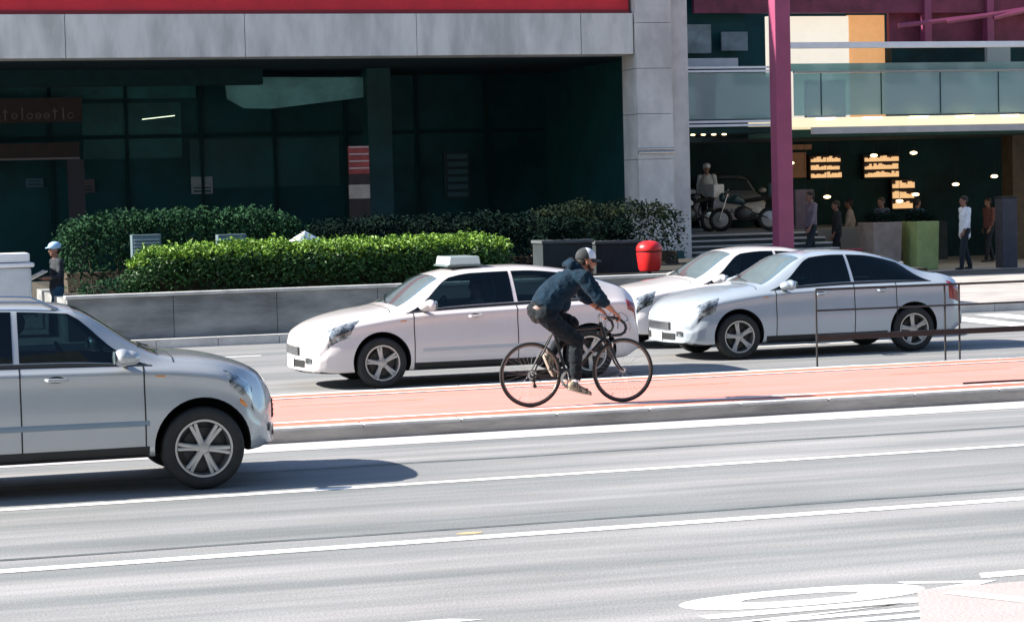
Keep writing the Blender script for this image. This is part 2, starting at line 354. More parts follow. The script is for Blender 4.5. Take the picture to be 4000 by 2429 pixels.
# word painted on the bus lane, read by drivers going right: letter tops point to +X
def stroke_ring(cx, cy, ax, ay, bx_, by_, dx=0, n=48, p=2.3):
    def sup(t, a, b_): c, s_ = math.cos(t), math.sin(t); return (cx+a*math.copysign(abs(c)**(2/p), c), cy+b_*math.copysign(abs(s_)**(2/p), s_))
    o = [sup(2*math.pi*i/n, ax, ay) for i in range(n)]; q = [(x+dx, y) for x, y in [sup(2*math.pi*i/n, bx_, by_) for i in range(n)]]
    v = [(x, y, 0.003) for x, y in o+q]; return v, [(i, (i+1) % n, n+(i+1) % n, n+i) for i in range(n)]
mb = MB(); v, f = stroke_ring(5.40, 12.12, 0.77, 0.255, 0.37, 0.085, -0.02); mb.add(v, f)
def quad(a, b_, c, e, z=.003): mb.add([(*a, z), (*b_, z), (*c, z), (*e, z)], [(0, 1, 2, 3)])
quad((6.11, 12.34), (6.68, 12.14), (6.48, 12.13), (6.13, 12.26)); quad((6.68, 12.14), (6.36, 11.97), (6.10, 12.02), (6.48, 12.13))
quad((4.62, 11.83), (6.2, 11.83), (6.2, 11.71), (4.64, 11.71)); quad((6.2, 11.71), (5.95, 11.71), (4.63, 11.48), (4.63, 11.58)); quad((4.80, 11.555), (6.2, 11.58), (6.2, 11.48), (4.64, 11.475))
quad((4.63, 11.40), (6.2, 11.40), (6.2, 11.30), (4.63, 11.30)); quad((4.63, 11.22), (6.2, 11.22), (6.2, 11.12), (4.63, 11.12))
v, f = stroke_ring(5.42, 10.62, 0.79, 0.24, 0.4, 0.09); mb.add(v, f)
struct('bus_lane_lettering', mb, M['paint'])
mb = MB(); quad((6.70, 12.40), (10.0, 12.40), (10.0, 12.24), (6.63, 12.24)); quad((1.2, 12.37), (3.30, 12.33), (3.48, 12.23), (1.2, 12.17))
struct('bus_lane_dash', mb, M['paint'])
mb = MB(); quad((4.62, 9.0), (13.5, 9.0), (13.5, 12.0), (6.09, 12.03), .006); struct('pale_road_slab', mb, M['patch'])
mb = MB(); quad((6.16, 11.86), (6.30, 11.90), (6.95, 10.9), (6.75, 10.9), .009); struct('slab_stripe', mb, mat('pale stripe paint', (.62, .58, .57), .7, var=.1))
mb = MB(); mb.add([(4.28+math.cos(a)*.10, 15.36+math.sin(a)*.05, .003) for a in np.arange(0, 6.2, .5)], [tuple(range(13))])
struct('orange_paint_spot', mb, mat('orange spot', (0.50, 0.36, 0.20), 0.7, var=.2))
# drain / tar seam cracks along near road
mb = MB()
for y0, amp in ((19.55, .03), (15.62, .02)):
    P = []
    for i in range(240):
        x = -8+i*0.12; yy = y0+amp*noise.noise(Vector((x*.8, y0, 0)))*2; ww = 0.018+.02*abs(noise.noise(Vector((x*2, y0*3, 5))))
        P.append((x, yy, ww+.012))
    for p, q in zip(P, P[1:]): mb.add([(p[0], p[1]-p[2], .003), (q[0], q[1]-q[2], .003), (q[0], q[1]+q[2], .003), (p[0], p[1]+p[2], .003)], [(0, 1, 2, 3)])
struct('road_seam', mb, mat('tar seam', (0.115, 0.13, 0.13), 0.6, var=.3))
# far pavement and plaza
struct('far_pavement', MB().box((XL, 36.45, -0.03), (XR, 90, 0.14)), M['pave'])
mb = MB(); x = -40.0
while x < 90: mb.box((x, 36.3, -0.03), (x+0.99, 36.45, 0.146)); x += 1
struct('far_kerb', mb, M['kerbtop'])

# ------------------------------------------------------------------ body parts shared by all people
def hand(mb, wrist, dirv, up, side, s=1.0, curl=1.0, m=0):
    """palm, four curled fingers of unequal length and a thumb leaving the side of the palm; dirv along the palm, up = back of hand, side = towards the thumb"""
    D, U, Sd = Vector(dirv).normalized(), Vector(up).normalized(), Vector(side).normalized(); w_ = Vector(wrist)
    pc = w_+D*.05*s
    mb.limb([w_, w_+D*.03*s, w_+D*.085*s], [(.020*s, .026*s), (.017*s, .036*s), (.014*s, .040*s)], 12, m, tuple(Sd))
    for k, (off, ln) in enumerate(((.030, .92), (.010, 1.0), (-.010, .95), (-.029, .76))):
        b0 = w_+D*.088*s+Sd*off*s; P = [b0]; ang = .35*curl
        for seg, l in enumerate((.040, .026, .020)):
            dd = D*math.cos(ang)-U*math.sin(ang); P.append(P[-1]+dd*l*ln*s); ang += .80*curl
        mb.limb(P, [.0098*s, .0090*s, .0082*s, .0072*s], 8, m, tuple(Sd))
    t0 = w_+D*.028*s+Sd*.030*s; mb.limb([t0, t0+(Sd*.75+D*.6)*.034*s, t0+(Sd*.75+D*.6)*.034*s+(D*.8-U*.5*curl)*.030*s, t0+(Sd*.75+D*.6)*.034*s+(D*.9-U*.9*curl)*.050*s], [.0125*s, .0105*s, .0095*s, .008*s], 8, m, tuple(U))
def head(mb, c, f, up, s=1.0, beard=False):
    """skull, jaw, nose, ears, eye hollows; f = facing, up"""
    F = Vector(f).normalized(); U = Vector(up); U = (U-F*U.dot(F)).normalized(); L = U.cross(F)
    rot = Matrix((F, L, U)).transposed(); c = Vector(c); T = lambda x, y, z: c+(F*x+L*y+U*z)*s
    mb.ball(T(-.008, 0, .030), (.097*s, .076*s, .092*s), n=20, k=14, rot=rot); mb.ball(T(.022, 0, -.030), (.070*s, .062*s, .082*s), n=18, k=12, rot=rot)
    mb.ball(T(.055, 0, -.085), (.030*s, .034*s, .024*s), n=12, k=8, rot=rot); mb.ball(T(.030, 0, -.070), (.052*s, .052*s, .036*s), n=14, k=8, rot=rot)
    mb.limb([T(.088, 0, .012), T(.104, 0, -.020)], [.010*s, .0155*s], 8); mb.ball(T(.078, 0, .028), (.020*s, .055*s, .012*s), n=12, k=8, rot=rot)
    mb.ball(T(.084, 0, -.050), (.014*s, .024*s, .007*s), n=10, k=6, rot=rot); mb.ball(T(.083, 0, -.062), (.013*s, .021*s, .007*s), n=10, k=6, rot=rot)
    for q in (1, -1): mb.ball(T(-.006, q*.078, -.005), (.020*s, .009*s, .032*s), n=10, k=8, rot=rot)
    return T, rot
def eyes(T, rot, s, parent):
    mb = MB()
    for q in (1, -1): mb.ball(T(.078, q*.032, .004), (.010*s, .013*s, .008*s), n=10, k=6, rot=rot)
    return mb.build('eyes', M['hair'], parent, smooth=True)


# ------------------------------------------------------------------ cars
def pchip(pts):
    X = np.array([p[0] for p in pts], float); Y = np.array([p[1] for p in pts], float)
    h = np.diff(X); dl = np.diff(Y)/h; m = np.zeros(len(X))
    for i in range(1, len(X)-1):
        if dl[i-1]*dl[i] > 0:
            w1, w2 = 2*h[i]+h[i-1], h[i]+2*h[i-1]; m[i] = (w1+w2)/(w1/dl[i-1]+w2/dl[i])
    m[0], m[-1] = dl[0], dl[-1]
    def f(x):
        x = min(max(x, X[0]), X[-1]); i = min(max(int(np.searchsorted(X, x)-1), 0), len(h)-1)
        t = (x-X[i])/h[i]; return float((2*t**3-3*t*t+1)*Y[i]+(t**3-2*t*t+t)*h[i]*m[i]+(-2*t**3+3*t*t)*Y[i+1]+(t**3-t*t)*h[i]*m[i+1])
    return f

class Shape:
    def __init__(s, sp):
        s.sp = sp; s.L = sp['L']; s.c = {k: pchip(v) for k, v in sp.items() if isinstance(v, list)}; s.cache = {}
    def ctrl(s, x):
        k = round(x, 4)
        if k in s.cache: return s.cache[k]
        W, zb, zs, zt, wt = (s.c[q](x) for q in ('W', 'zbot', 'zbelt', 'ztop', 'wtop'))
        green = max(0, min(1, (zt-zs-0.10)/0.25)); crown = 0.035+0.03*green
        zt_e = zt-crown; zs = min(zs, zt_e-0.015)
        h = zs-zb; wtt = min(wt, W-0.10)
        P = [(0, zb), (W*.55, zb), (W-.10, zb+.01), (W-.035, zb+.06), (W-.012, zb+.20*min(1, h/.6)), (W, zb+h*.50), (W-.019, zs-.15*min(1, h/.4)),
             (W-.014, zs-.045*min(1, h/.3)), (W-.065, zs+.006)]
        a = P[-1]; e = (wtt, zt_e)
        P += [(a[0]*.5+e[0]*.5+.012*green, a[1]*.5+e[1]*.5), (e[0]+.012*green, e[1]-.02*green), (e[0]-.07, e[1]+crown*.45), (wtt*.5, zt-crown*.12), (0, zt)]
        s.cache[k] = P; return P
    N = 13
    def pt(s, x, t, off=0.0):
        """x along the car, t in [0, 26]: 0 keel, 8 shoulder, 10.. roof edge, 13 roof centre, then mirrored"""
        sg = 1
        if t > s.N: t = 2*s.N-t; sg = -1
        P = s.ctrl(x); i = min(int(t), s.N-1); u = t-i
        g = lambda j: P[j] if 0 <= j <= s.N else ((-P[1][0], P[1][1]) if j < 0 else (-P[s.N-1][0], P[s.N-1][1]))
        p0, p1, p2, p3 = g(i-1), g(i), g(i+1), g(i+2)
        q = [0.5*((2*p1[k])+(-p0[k]+p2[k])*u+(2*p0[k]-5*p1[k]+4*p2[k]-p3[k])*u*u+(-p0[k]+3*p1[k]-3*p2[k]+p3[k])*u**3) for k in (0, 1)]
        y, z = q; xx = s.warp(x, y, z)
        return Vector((xx, y*sg, z))
    def warp(s, x, y, z):
        f = max(0, (x-(s.L-.75))/.75)**2; r = max(0, (.6-x)/.6)**2; a = abs(y)/s.c['W'](s.L/2)
        return x - s.sp.get('fb', .26)*f*a**3 + .16*r*a**3 - f*0.10*max(0, z-.62)**1.2*1.5
    def spt(s, x, t, off):
        p = s.pt(x, t); e = 0.01
        a = s.pt(min(x+e, s.L), t)-s.pt(max(x-e, 0), t); b_ = s.pt(x, min(t+.05, 26))-s.pt(x, max(t-.05, 0))
        n = a.cross(b_)
        if n.length < 1e-9: n = Vector((0, 0, 1))
        n.normalize(); c = Vector((p.x, 0, .6))
        if n.dot(p-c) < 0: n = -n
        return p+n*off

def car(name, label, sp, body, loc, rz, extras=(), group=None):
    sh = Shape(sp); L = sh.L
    root = thing(name, label, 'car', loc, rz, group)
    xs = sorted(set([round(v, 4) for v in list(np.linspace(0, L, 90)) + list(L-np.linspace(0, .3, 12)) + list(np.linspace(0, .25, 10))]))
    ts = [i/3 for i in range(0, 26*3+1)]; ts = ts[:-1]; nt_ = len(ts)
    v = []; f = []
    for x in xs:
        for t in ts: v.append(sh.pt(x, t))
    for i in range(len(xs)-1):
        for j in range(nt_): f.append((i*nt_+j, (i+1)*nt_+j, (i+1)*nt_+(j+1) % nt_, i*nt_+(j+1) % nt_))
    for e, base in ((0, 0), (1, (len(xs)-1)*nt_)):      # rounded ladder caps
        x = xs[0] if e == 0 else xs[-1]; h = nt_//2; cols = 8; rows = []
        for j in range(0, h+1):
            row = [base+j]
            if j not in (0, h):
                a = v[base+j]
                for c in range(1, cols):
                    y = a.y*(1-2*c/cols); q = Vector((sh.warp(x, y, a.z), y, a.z)); v.append(q); row.append(len(v)-1)
                row.append(base+nt_-j)
            rows.append(row)
        for A, B in zip(rows, rows[1:]):
            if len(A) == 1: f += [(A[0], B[i], B[i+1]) for i in range(len(B)-1)]
            elif len(B) == 1: f += [(A[i], A[i+1], B[0]) for i in range(len(A)-1)]
            else: f += [(A[i], A[i+1], B[i+1], B[i]) for i in range(len(A)-1)]
    mb = MB(); mb.add(v, f); bo = mb.build('body', [body, M['well']], root)
    cut = MB(); ra = sp['ra']; rw = sp['rw']
    for wx in sp['wheels']:
        for sg in (1, -1):
            y0, y1 = (.52, 1.4) if sg > 0 else (-1.4, -.52)
            n = 40; ring = [(wx+ra*math.cos(2*math.pi*i/n), rw+.02+ra*math.sin(2*math.pi*i/n)) for i in range(n)]
            cut.poly(ring, y0, y1, plane='XZ')
    for wb, wt_ in sp['side']:
        t1 = sp.get('wt', 10.25); n = 14; ring = [sh.pt(wb[0]+(wb[1]-wb[0])*i/n, 8.25) for i in range(n+1)]
        ring += [sh.pt(wb[1]+(wt_[1]-wb[1])*i/6, 8.25+(t1-8.25)*i/6) for i in range(1, 6)] + [sh.pt(wt_[1]+(wt_[0]-wt_[1])*i/n, t1) for i in range(n+1)] + [sh.pt(wt_[0]+(wb[0]-wt_[0])*i/6, t1+(8.25-t1)*i/6) for i in range(1, 6)]
        cut.poly([(p.x, p.z) for p in ring], -1.3, 1.3, plane='XZ')
    co = cut.build('cut', body)
    md = bo.modifiers.new('b', 'BOOLEAN'); md.operation = 'DIFFERENCE'; md.object = co; md.solver = 'EXACT'; md.use_self = True
    co.hide_render = True
    co.parent = root
    dg = bpy.context.evaluated_depsgraph_get(); dg.update(); me = bpy.data.meshes.new_from_object(bo.evaluated_get(dg))
    bo.modifiers.clear(); bo.data = me; bpy.data.objects.remove(co)
    while len(me.materials) < 3: me.materials.append(M['cabin'])
    me.materials[2] = M['cabin']
    while len(me.materials) < 2: me.materials.append(M['well'])
    me.materials[0] = body; me.materials[1] = M['well']
    for p in me.polygons:
        c = p.center; p.material_index = 0
        if abs(c.y) < .40 and sh.c['zbelt'](min(max(c.x, 0), L))-.06 < c.z < sh.c['ztop'](min(max(c.x, 0), L))-.045 and .35 < c.x < 3.3: p.material_index = 2
        for wx in sp['wheels']:
            if math.hypot(c.x-wx, c.z-rw-.02) < ra*1.002 and abs(c.y) > .50 and (abs(p.normal.y) < .35 or abs(c.y) < .55): p.material_index = 1
        if c.z < sh.c['zbot'](min(max(c.x, 0), L))+.03 and p.normal.z < -.8: p.material_index = 1
    me.polygons.foreach_set('use_smooth', [True]*len(me.polygons)); me.set_sharp_from_angle(angle=R(38)); me.update()
    def patch(nm, xb, xt, t0, t1, m, off=.006, nx=14, nt2=8, mirror=False, parent=root, edge=True):
        """a piece lying on the body between parameters t0..t1; xb/xt are its x range at t0/t1"""
        mb = MB()
        for mir in ((0, 1) if mirror == 'both' else (1,) if mirror else (0,)):
            vv = []; ff = []
            for j in range(nt2+1):
                u = j/nt2; t = t0+(t1-t0)*u; a = xb[0]+(xt[0]-xb[0])*u; b_ = xb[1]+(xt[1]-xb[1])*u
                for i in range(nx+1):
                    e = 0 if (edge and (i in (0, nx) or j in (0, nt2))) else off
                    vv.append(sh.spt(a+(b_-a)*i/nx, 26-t if mir else t, e+(.0015 if e == 0 else 0)))
            for j in range(nt2):
                for i in range(nx): ff.append((j*(nx+1)+i, j*(nx+1)+i+1, (j+1)*(nx+1)+i+1, (j+1)*(nx+1)+i))
            mb.add(vv, ff)
        return mb.build(nm, m, parent, smooth=True, angle=70)
    for mir in (False, True):
        for wdw in sp['side']: patch('side_window', wdw[0], wdw[1], 8.25, sp.get('wt', 10.25), M[sp.get('glass', 'carglass')], .004, 16, 8, mir)
        for xx in sp['seams']: patch('door_gap', (xx, xx+.012), (xx, xx+.012), 2.6, 8.0, M['black'], .0022, 1, 22, mir, edge=False)
        patch('sill_trim', (sp['wheels'][0]+ra+.04, sp['wheels'][1]-ra-.04), (sp['wheels'][0]+ra+.04, sp['wheels'][1]-ra-.04), 2.0, 3.4, M['black'], .004, 10, 3, mir)
        patch('headlight', sp['hl'][0], sp['hl'][1], sp['hl'][2], sp['hl'][3], M['lens'], .012, 8, 5, mir)
        patch('tail_light', sp['tl'][0], sp['tl'][1], sp['tl'][2], sp['tl'][3], M['taillens'], .012, 8, 6, mir)
        patch('window_trim', (sp['side'][0][0][0]-.02, sp['side'][-1][0][1]+.03), (sp['side'][0][0][0]-.02, sp['side'][-1][0][1]+.03), 8.0, 8.22, M['black'], .005, 16, 2, mir)
        for hx in sp['handles']:
            mb = MB(); mb.tube([sh.spt(hx, 6.5, -.004), sh.spt(hx+.03, 6.5, .030), sh.spt(hx+.16, 6.5, .032), sh.spt(hx+.19, 6.5, -.004)], [(.010, .013), (.012, .017), (.012, .017), (.010, .013)], 8, 0, (0, 0, 1)); pz = sh.spt(hx+.095, 6.5, 0)
            cup = MB(); cup.ball(sh.spt(hx+.095, 6.5, -.001), (.085, .006, .030), n=16, k=8)
            if mir: cup.v = [(a, -b_, c) for a, b_, c in cup.v]
            cup.build('handle_recess', M['black'], root, smooth=True)
            if mir: mb.v = [(a, -b_, c) for a, b_, c in mb.v]
            mb.build('door_handle', sp.get('hmat', body), root, smooth=True)
        # mirror
        mx, mz = sp['mir']; sg = -1 if mir else 1; my = sp['W'][len(sp['W'])//2][1]
        mb = MB(); mb.ball((mx-.02, sg*(my+.10), mz+.015), (.075, .115, .075), n=18, k=10); mb.ball((mx+.035, sg*(my+.095), mz+.01), (.10, .10, .062), n=18, k=10)
        mo = mb.build('mirror', body, root, remesh=.012, relax=4)
        mb = MB(); mb.tube([(mx+.02, sg*(my-.07), mz-.06), (mx+.01, sg*(my+.06), mz-.03)], .026, 8); mb.build('mirror_arm', M['black'], mo, smooth=True)
        mb = MB(); mb.tube([(mx-.097, sg*(my+.10), mz+.015), (mx-.094, sg*(my+.10), mz+.015)], .01, 4)
        mb = MB(); mb.ball((mx-.088, sg*(my+.10), mz+.015), (.012, .09, .055), n=14, k=8); mb.build('mirror_glass', M['screen'], mo, smooth=True)
    for q in ((.42, .424), (.60, .604)): patch('fuel_flap_gap', q, q, 6.35, 7.3, M['black'], .002, 1, 4, True, edge=False)
    for q in (6.35, 7.28): patch('fuel_flap_gap', (.42, .604), (.42, .604), q, q+.02, M['black'], .002, 5, 1, True, edge=False)
    for q in (False, True): patch('side_repeater', (sp['mir'][0]+.26, sp['mir'][0]+.34), (sp['mir'][0]+.26, sp['mir'][0]+.34), 6.6, 6.75, M['amber'], .006, 3, 2, q)
    ws = sp['ws']; patch('windscreen', (ws[0], ws[1]), (ws[0], ws[1]), 10.8, 15.2, M['screen'], .005, 10, 16)
    rw_ = sp['rearw']; patch('rear_window', (rw_[0], rw_[1]), (rw_[0], rw_[1]), 10.8, 15.2, M['rearglass'], .005, 10, 16)
    patch('bonnet_gap', (ws[1]+.10, ws[1]+.11), (ws[1]+.10, ws[1]+.11), 9.2, 16.8, M['black'], .0022, 1, 16, edge=False)
    for k, tt in enumerate((10.3, 15.55)): patch('bonnet_gap', (ws[1]+.10, L-.30), (ws[1]+.10, L-.30), tt, tt+.045, M['black'], .0022, 20, 1, edge=False)
    mb = MB()
    for y0 in (-.15, .35):
        P = [sh.spt(ws[1]+.02, 13+y0*3.2, .02), sh.spt(ws[1]-.08, 13-y0*.2+.9, .024), sh.spt(ws[1]-.17, 13+y0*1.0+1.6, .022)]; mb.tube(P, .007, 6)
    mb.build('wiper', M['black'], root)
    def face(nm, y0, y1, z0, z1, m, off=.006, end=1, thick=True, parent=root, bars=0, mb2=None):
        mb = MB(); n = 12; x = L if end else 0; sg = 1 if end else -1; vv = []
        for z in (z0, (z0+z1)/2, z1):
            for i in range(n+1):
                y = y0+(y1-y0)*i/n; vv.append((sh.warp(x, y, z)+sg*off, y, z))
        ff = [(r*(n+1)+i, r*(n+1)+i+1, (r+1)*(n+1)+i+1, (r+1)*(n+1)+i) for r in (0, 1) for i in range(n)]
        mb.add(vv, ff); return mb.build(nm, m, parent, smooth=True)
    g = sp['grille']; gr = face('grille', -g[0], g[0], g[1], g[2], M['black'], .006)
    nb = 4
    for i in range(nb): z = g[1]+(g[2]-g[1])*(i+.5)/nb; face('grille_bar', -g[0]+.02, g[0]-.02, z-.009, z+.009, M['chrome'], .016, parent=gr)
    face('lower_intake', -.52, .52, sp['zbot'][-1][1]+.04, sp['zbot'][-1][1]+.13, M['black'], .006)
    pf = face('number_plate', -.20, .20, g[1]-.15, g[1]-.02, M['plate'], .014)
    for s_ in (1, -1): face('fog_lamp', s_*.60-.05, s_*.60+.05, sp['zbot'][-1][1]+.09, sp['zbot'][-1][1]+.16, M['lens'], .010)
    face('rear_bumper_trim', -.55, .55, sp['zbot'][0][1]+.02, sp['zbot'][0][1]+.11, M['black'], .006, end=0)
    face('number_plate', -.20, .20, sp['zbot'][0][1]+.2, sp['zbot'][0][1]+.33, M['plate'], .012, end=0)
    for px_, zz in ((sp.get('sx', 1.98), 0), (.95, -.03)):
        for sg in (1, -1):
            z0 = sh.c['zbelt'](px_)-.12; mb = MB(); mb.limb([(px_-.02, sg*.36, z0), (px_-.09, sg*.36, z0+.28+zz)], [(.05, .20), (.045, .17)], 14); mb.limb([(px_-.09, sg*.36, z0+.30+zz), (px_-.10, sg*.36, z0+.40+zz)], [(.04, .11), (.035, .10)], 12); mb.build('seat', M['seat'], root, smooth=True)
    sx = sp.get('sx', 1.98); z0 = sh.c['zbelt'](sx); mb = MB(); mb.torus((0, 0, 0), .175, .014, n=28, k=6, axis='Z'); rm_ = Matrix.Rotation(R(62), 3, 'Y'); mb.v = [tuple(rm_ @ Vector(q)+Vector((sx+.62, .36, z0-.02))) for q in mb.v]; mb.build('steering_wheel', M['black'], root, smooth=True)
    # wheels
    yo = sp['W'][len(sp['W'])//2][1]-.11
    proto = None
    for wx in sp['wheels']:
        for sg in (1, -1):
            if proto is None:
                tr = rw; rr_ = sp['rim']; mb = MB(); wd = .105
                mb.lathe((0, 0, 0), [(rr_, -wd*.8), (rr_+.02, -wd), (tr-.03, -wd*1.02), (tr-.006, -wd*.8), (tr, -wd*.4), (tr, wd*.4), (tr-.006, wd*.8), (tr-.03, wd*1.02), (rr_+.02, wd), (rr_, wd*.8)], n=56, closed=True)
                wt = mb.build('wheel', M['rubber'], root, smooth=True, angle=60)
                mb = MB(); mb.lathe((0, 0, 0), [(rr_+.006, wd*.95), (rr_-.012, wd*.93), (rr_-.022, wd*.55), (rr_-.03, -wd*.8), (rr_+.006, -wd*.9)], n=56)
                ns = sp.get('spokes', 5)
                for k in range(ns):
                    for dl in (-.10, .10):
                        a = 2*math.pi*k/ns+dl+.2; c_, s_ = math.cos(a), math.sin(a); a2 = 2*math.pi*k/ns+dl*.5+.2; c2, s2 = math.cos(a2), math.sin(a2)
                        mb.tube([(c2*.045, wd*.72, s2*.045), (c_*rr_*.6, wd*.66, s_*rr_*.6), (c_*(rr_-.015), wd*.86, s_*(rr_-.015))], [(.026, .014), (.019, .013), (.017, .013)], 8, 0, (0, 1, 0))
                mb.lathe((0, 0, 0), [(.0, wd*.80), (.028, wd*.80), (.06, wd*.72), (.066, wd*.5)], n=24)
                rm = mb.build('rim', M['alloy'], wt, smooth=True)
                mb = MB(); mb.lathe((0, 0, 0), [(0, wd*.2), (rr_*.72, wd*.2), (rr_*.72, wd*.05), (0, wd*.05)], n=32); mb.lathe((0, 0, 0), [(0, -wd*.1), (rr_-.03, -wd*.1)], n=32)
                mb.build('brake_disc', mat('brake disc', (.05, .05, .05), .5, metal=.6), wt, smooth=True)
                proto = wt; o = wt
            else:
                o = proto.copy(); S.collection.objects.link(o); o.parent = root
                for ch in list(proto.children): c = ch.copy(); S.collection.objects.link(c); c.parent = o
            o.location = (wx, sg*yo, rw); o.rotation_euler = (0, random.random()*1.2, 0 if sg > 0 else math.pi)
    return root, sh, patch

SEDAN = dict(L=4.42, ra=.365, rw=.315, rim=.215, wheels=(.90, 3.54),
    ztop=[(0, .60), (.04, .84), (.10, .99), (.3, 1.075), (.6, 1.13), (1.1, 1.335), (1.6, 1.43), (2.0, 1.445), (2.42, 1.41), (3.17, 1.02), (3.5, .97), (4.0, .885), (4.28, .78), (4.38, .68), (4.42, .58)],
    zbelt=[(0, .56), (.1, .88), (.4, .96), (1.5, .965), (3.0, .92), (3.6, .86), (4.2, .73), (4.42, .52)],
    wtop=[(0, .66), (.4, .62), (1.1, .56), (2.2, .56), (2.6, .59), (3.17, .70), (4.0, .66), (4.42, .58)],
    W=[(0, .77), (.25, .84), (1, .87), (2.2, .87), (3.3, .87), (4.0, .86), (4.3, .82), (4.42, .77)],
    zbot=[(0, .34), (.3, .23), (2, .20), (4.0, .20), (4.3, .22), (4.42, .25)],
    side=[((.62, 1.78), (1.02, 1.80)), ((1.83, 3.02), (1.84, 2.36))], seams=(1.16, 1.80, 2.98), handles=(1.28, 2.22), mir=(2.84, .985),
    hl=((3.92, 4.30), (3.80, 4.24), 6.0, 8.6), tl=((.03, .30), (.05, .34), 5.6, 8.2), ws=(2.50, 3.13), rearw=(.42, 1.22), grille=(.42, .42, .53), fb=.30, glass='darkglass', sx=1.90)
TAXI = dict(SEDAN, L=4.35, wheels=(.80, 3.50),
    ztop=[(0, .6), (.04, .90), (.15, 1.08), (.5, 1.24), (.95, 1.38), (1.6, 1.445), (2.25, 1.435), (2.65, 1.37), (3.3, 1.0), (3.7, .93), (4.05, .84), (4.25, .745), (4.33, .66), (4.35, .56)],
    zbelt=[(0, .56), (.1, .92), (.4, .98), (1.5, .96), (3.0, .91), (3.6, .84), (4.15, .70), (4.35, .5)],
    wtop=[(0, .66), (.4, .60), (1.1, .57), (2.2, .56), (2.7, .60), (3.3, .70), (4.0, .64), (4.35, .56)],
    W=[(0, .78), (.25, .84), (1, .865), (2.2, .865), (3.3, .865), (3.9, .855), (4.22, .81), (4.35, .76)],
    zbot=[(0, .34), (.3, .23), (2, .19), (4.0, .19), (4.3, .21), (4.35, .24)],
    side=[((.55, 1.72), (.88, 1.74)), ((1.77, 3.14), (1.78, 2.56))], seams=(1.10, 1.74, 3.08), handles=(1.22, 2.20), mir=(2.92, .99),
    hl=((3.86, 4.22), (3.70, 4.14), 6.0, 8.6), ws=(2.70, 3.26), rearw=(.12, .80), grille=(.40, .42, .53), hmat=M['whitecar'], glass='carglass', sx=2.02)
def stretch(sp, x0, k):
    g = lambda x: x if x <= x0 else x0+(x-x0)*k
    q = dict(sp); q['L'] = g(sp['L'])
    for n in ('ztop', 'zbelt', 'wtop', 'W', 'zbot'): q[n] = [(g(x), v) for x, v in sp[n]]
    q['hl'] = (tuple(map(g, sp['hl'][0])), tuple(map(g, sp['hl'][1])))+tuple(sp['hl'][2:]); return q
TAXI = stretch(TAXI, 3.3, 1.12); TAXI['tl'] = ((.05, .22), (.08, .24), 6.3, 8.1)
SUV = dict(SEDAN, L=4.20, ra=.405, rw=.345, rim=.235, wheels=(.85, 3.50),
    ztop=[(0, .75), (.06, 1.0), (.2, 1.2), (.5, 1.42), (1.0, 1.54), (1.8, 1.585), (2.42, 1.555), (3.22, 1.13), (3.6, 1.085), (3.95, 1.00), (4.10, .92), (4.17, .82), (4.20, .70)],
    zbelt=[(0, .70), (.2, 1.0), (.5, 1.07), (1.5, 1.065), (3.0, 1.04), (3.6, .985), (4.0, .86), (4.20, .64)],
    wtop=[(0, .66), (.4, .62), (1.1, .61), (2.2, .62), (2.6, .65), (3.22, .75), (3.9, .72), (4.20, .66)],
    W=[(0, .82), (.25, .88), (1, .91), (2.2, .91), (3.4, .91), (3.9, .90), (4.10, .86), (4.20, .80)],
    zbot=[(0, .38), (.3, .31), (2, .28), (3.8, .28), (4.08, .30), (4.20, .34)],
    side=[((.45, 1.50), (.78, 1.52)), ((1.55, 2.15), (1.56, 2.15)) , ((2.18, 3.08), (2.19, 2.45))], seams=(1.06, 2.02, 3.02), handles=(1.22, 2.22), mir=(2.86, 1.12),
    hl=((3.82, 4.13), (3.72, 4.08), 6.3, 8.5), ws=(2.50, 3.18), rearw=(.16, .72), grille=(.45, .52, .68), fb=.30, spokes=6, glass='darkglass')
SUV['side'] = [((.45, 1.98), (.78, 1.99)), ((2.03, 3.07), (2.04, 2.45))]

def driver(label, carobj, sp, top, hat=None):
    sx = sp.get('sx', 1.98)+.10; zb_ = pchip(sp['zbelt'])(sx); o = thing('person', label, 'driver', carobj.location + Matrix.Rotation(carobj.rotation_euler.z, 3, 'Z') @ Vector((sx, .36, .0)), carobj.rotation_euler.z)
    V = Vector; h0 = zb_+.265; mb = MB(); T, rot = head(mb, (.02, 0, h0), (1, 0, -.04), (.03, 0, 1), .92); mb.limb([(0, 0, h0-.22), (.0, 0, h0-.10)], [.055, .052], 12)
    mb.limb([(-.03, 0, h0-.50), (0, 0, h0-.24)], [(.10, .15), (.08, .16)], 14)
    for sg in (1, -1): mb.limb([(0, sg*.19, h0-.26), (.16, sg*.24, h0-.42)], [.045, .040], 10); mb.limb([(.16, sg*.24, h0-.42), (.43, sg*.15, h0-.33)], [.038, .027], 10); hand(mb, V((.43, sg*.15, h0-.33)), (1, 0, .1), (0, 0, 1), (0, -sg, 0), .9, 1.2)
    mb.build('body', M['skin2'], o, remesh=.011, relax=3); eyes(T, rot, .92, o)
    mb = MB(); mb.limb([(-.03, 0, h0-.50), (-.01, 0, h0-.35), (0, 0, h0-.24)], [(.13, .18), (.12, .19), (.085, .16)], 16)
    for sg in (1, -1): mb.limb([(0, sg*.18, h0-.26), (.13, sg*.235, h0-.39)], [.065, .056], 12)
    mb.build('shirt', top, o, remesh=.014); mb = MB(); mb.ball(T(-.02, 0, .045), (.098, .080, .086), n=16, k=10, rot=rot); mb.build('hair', M['hair'], o, smooth=True)
    return o
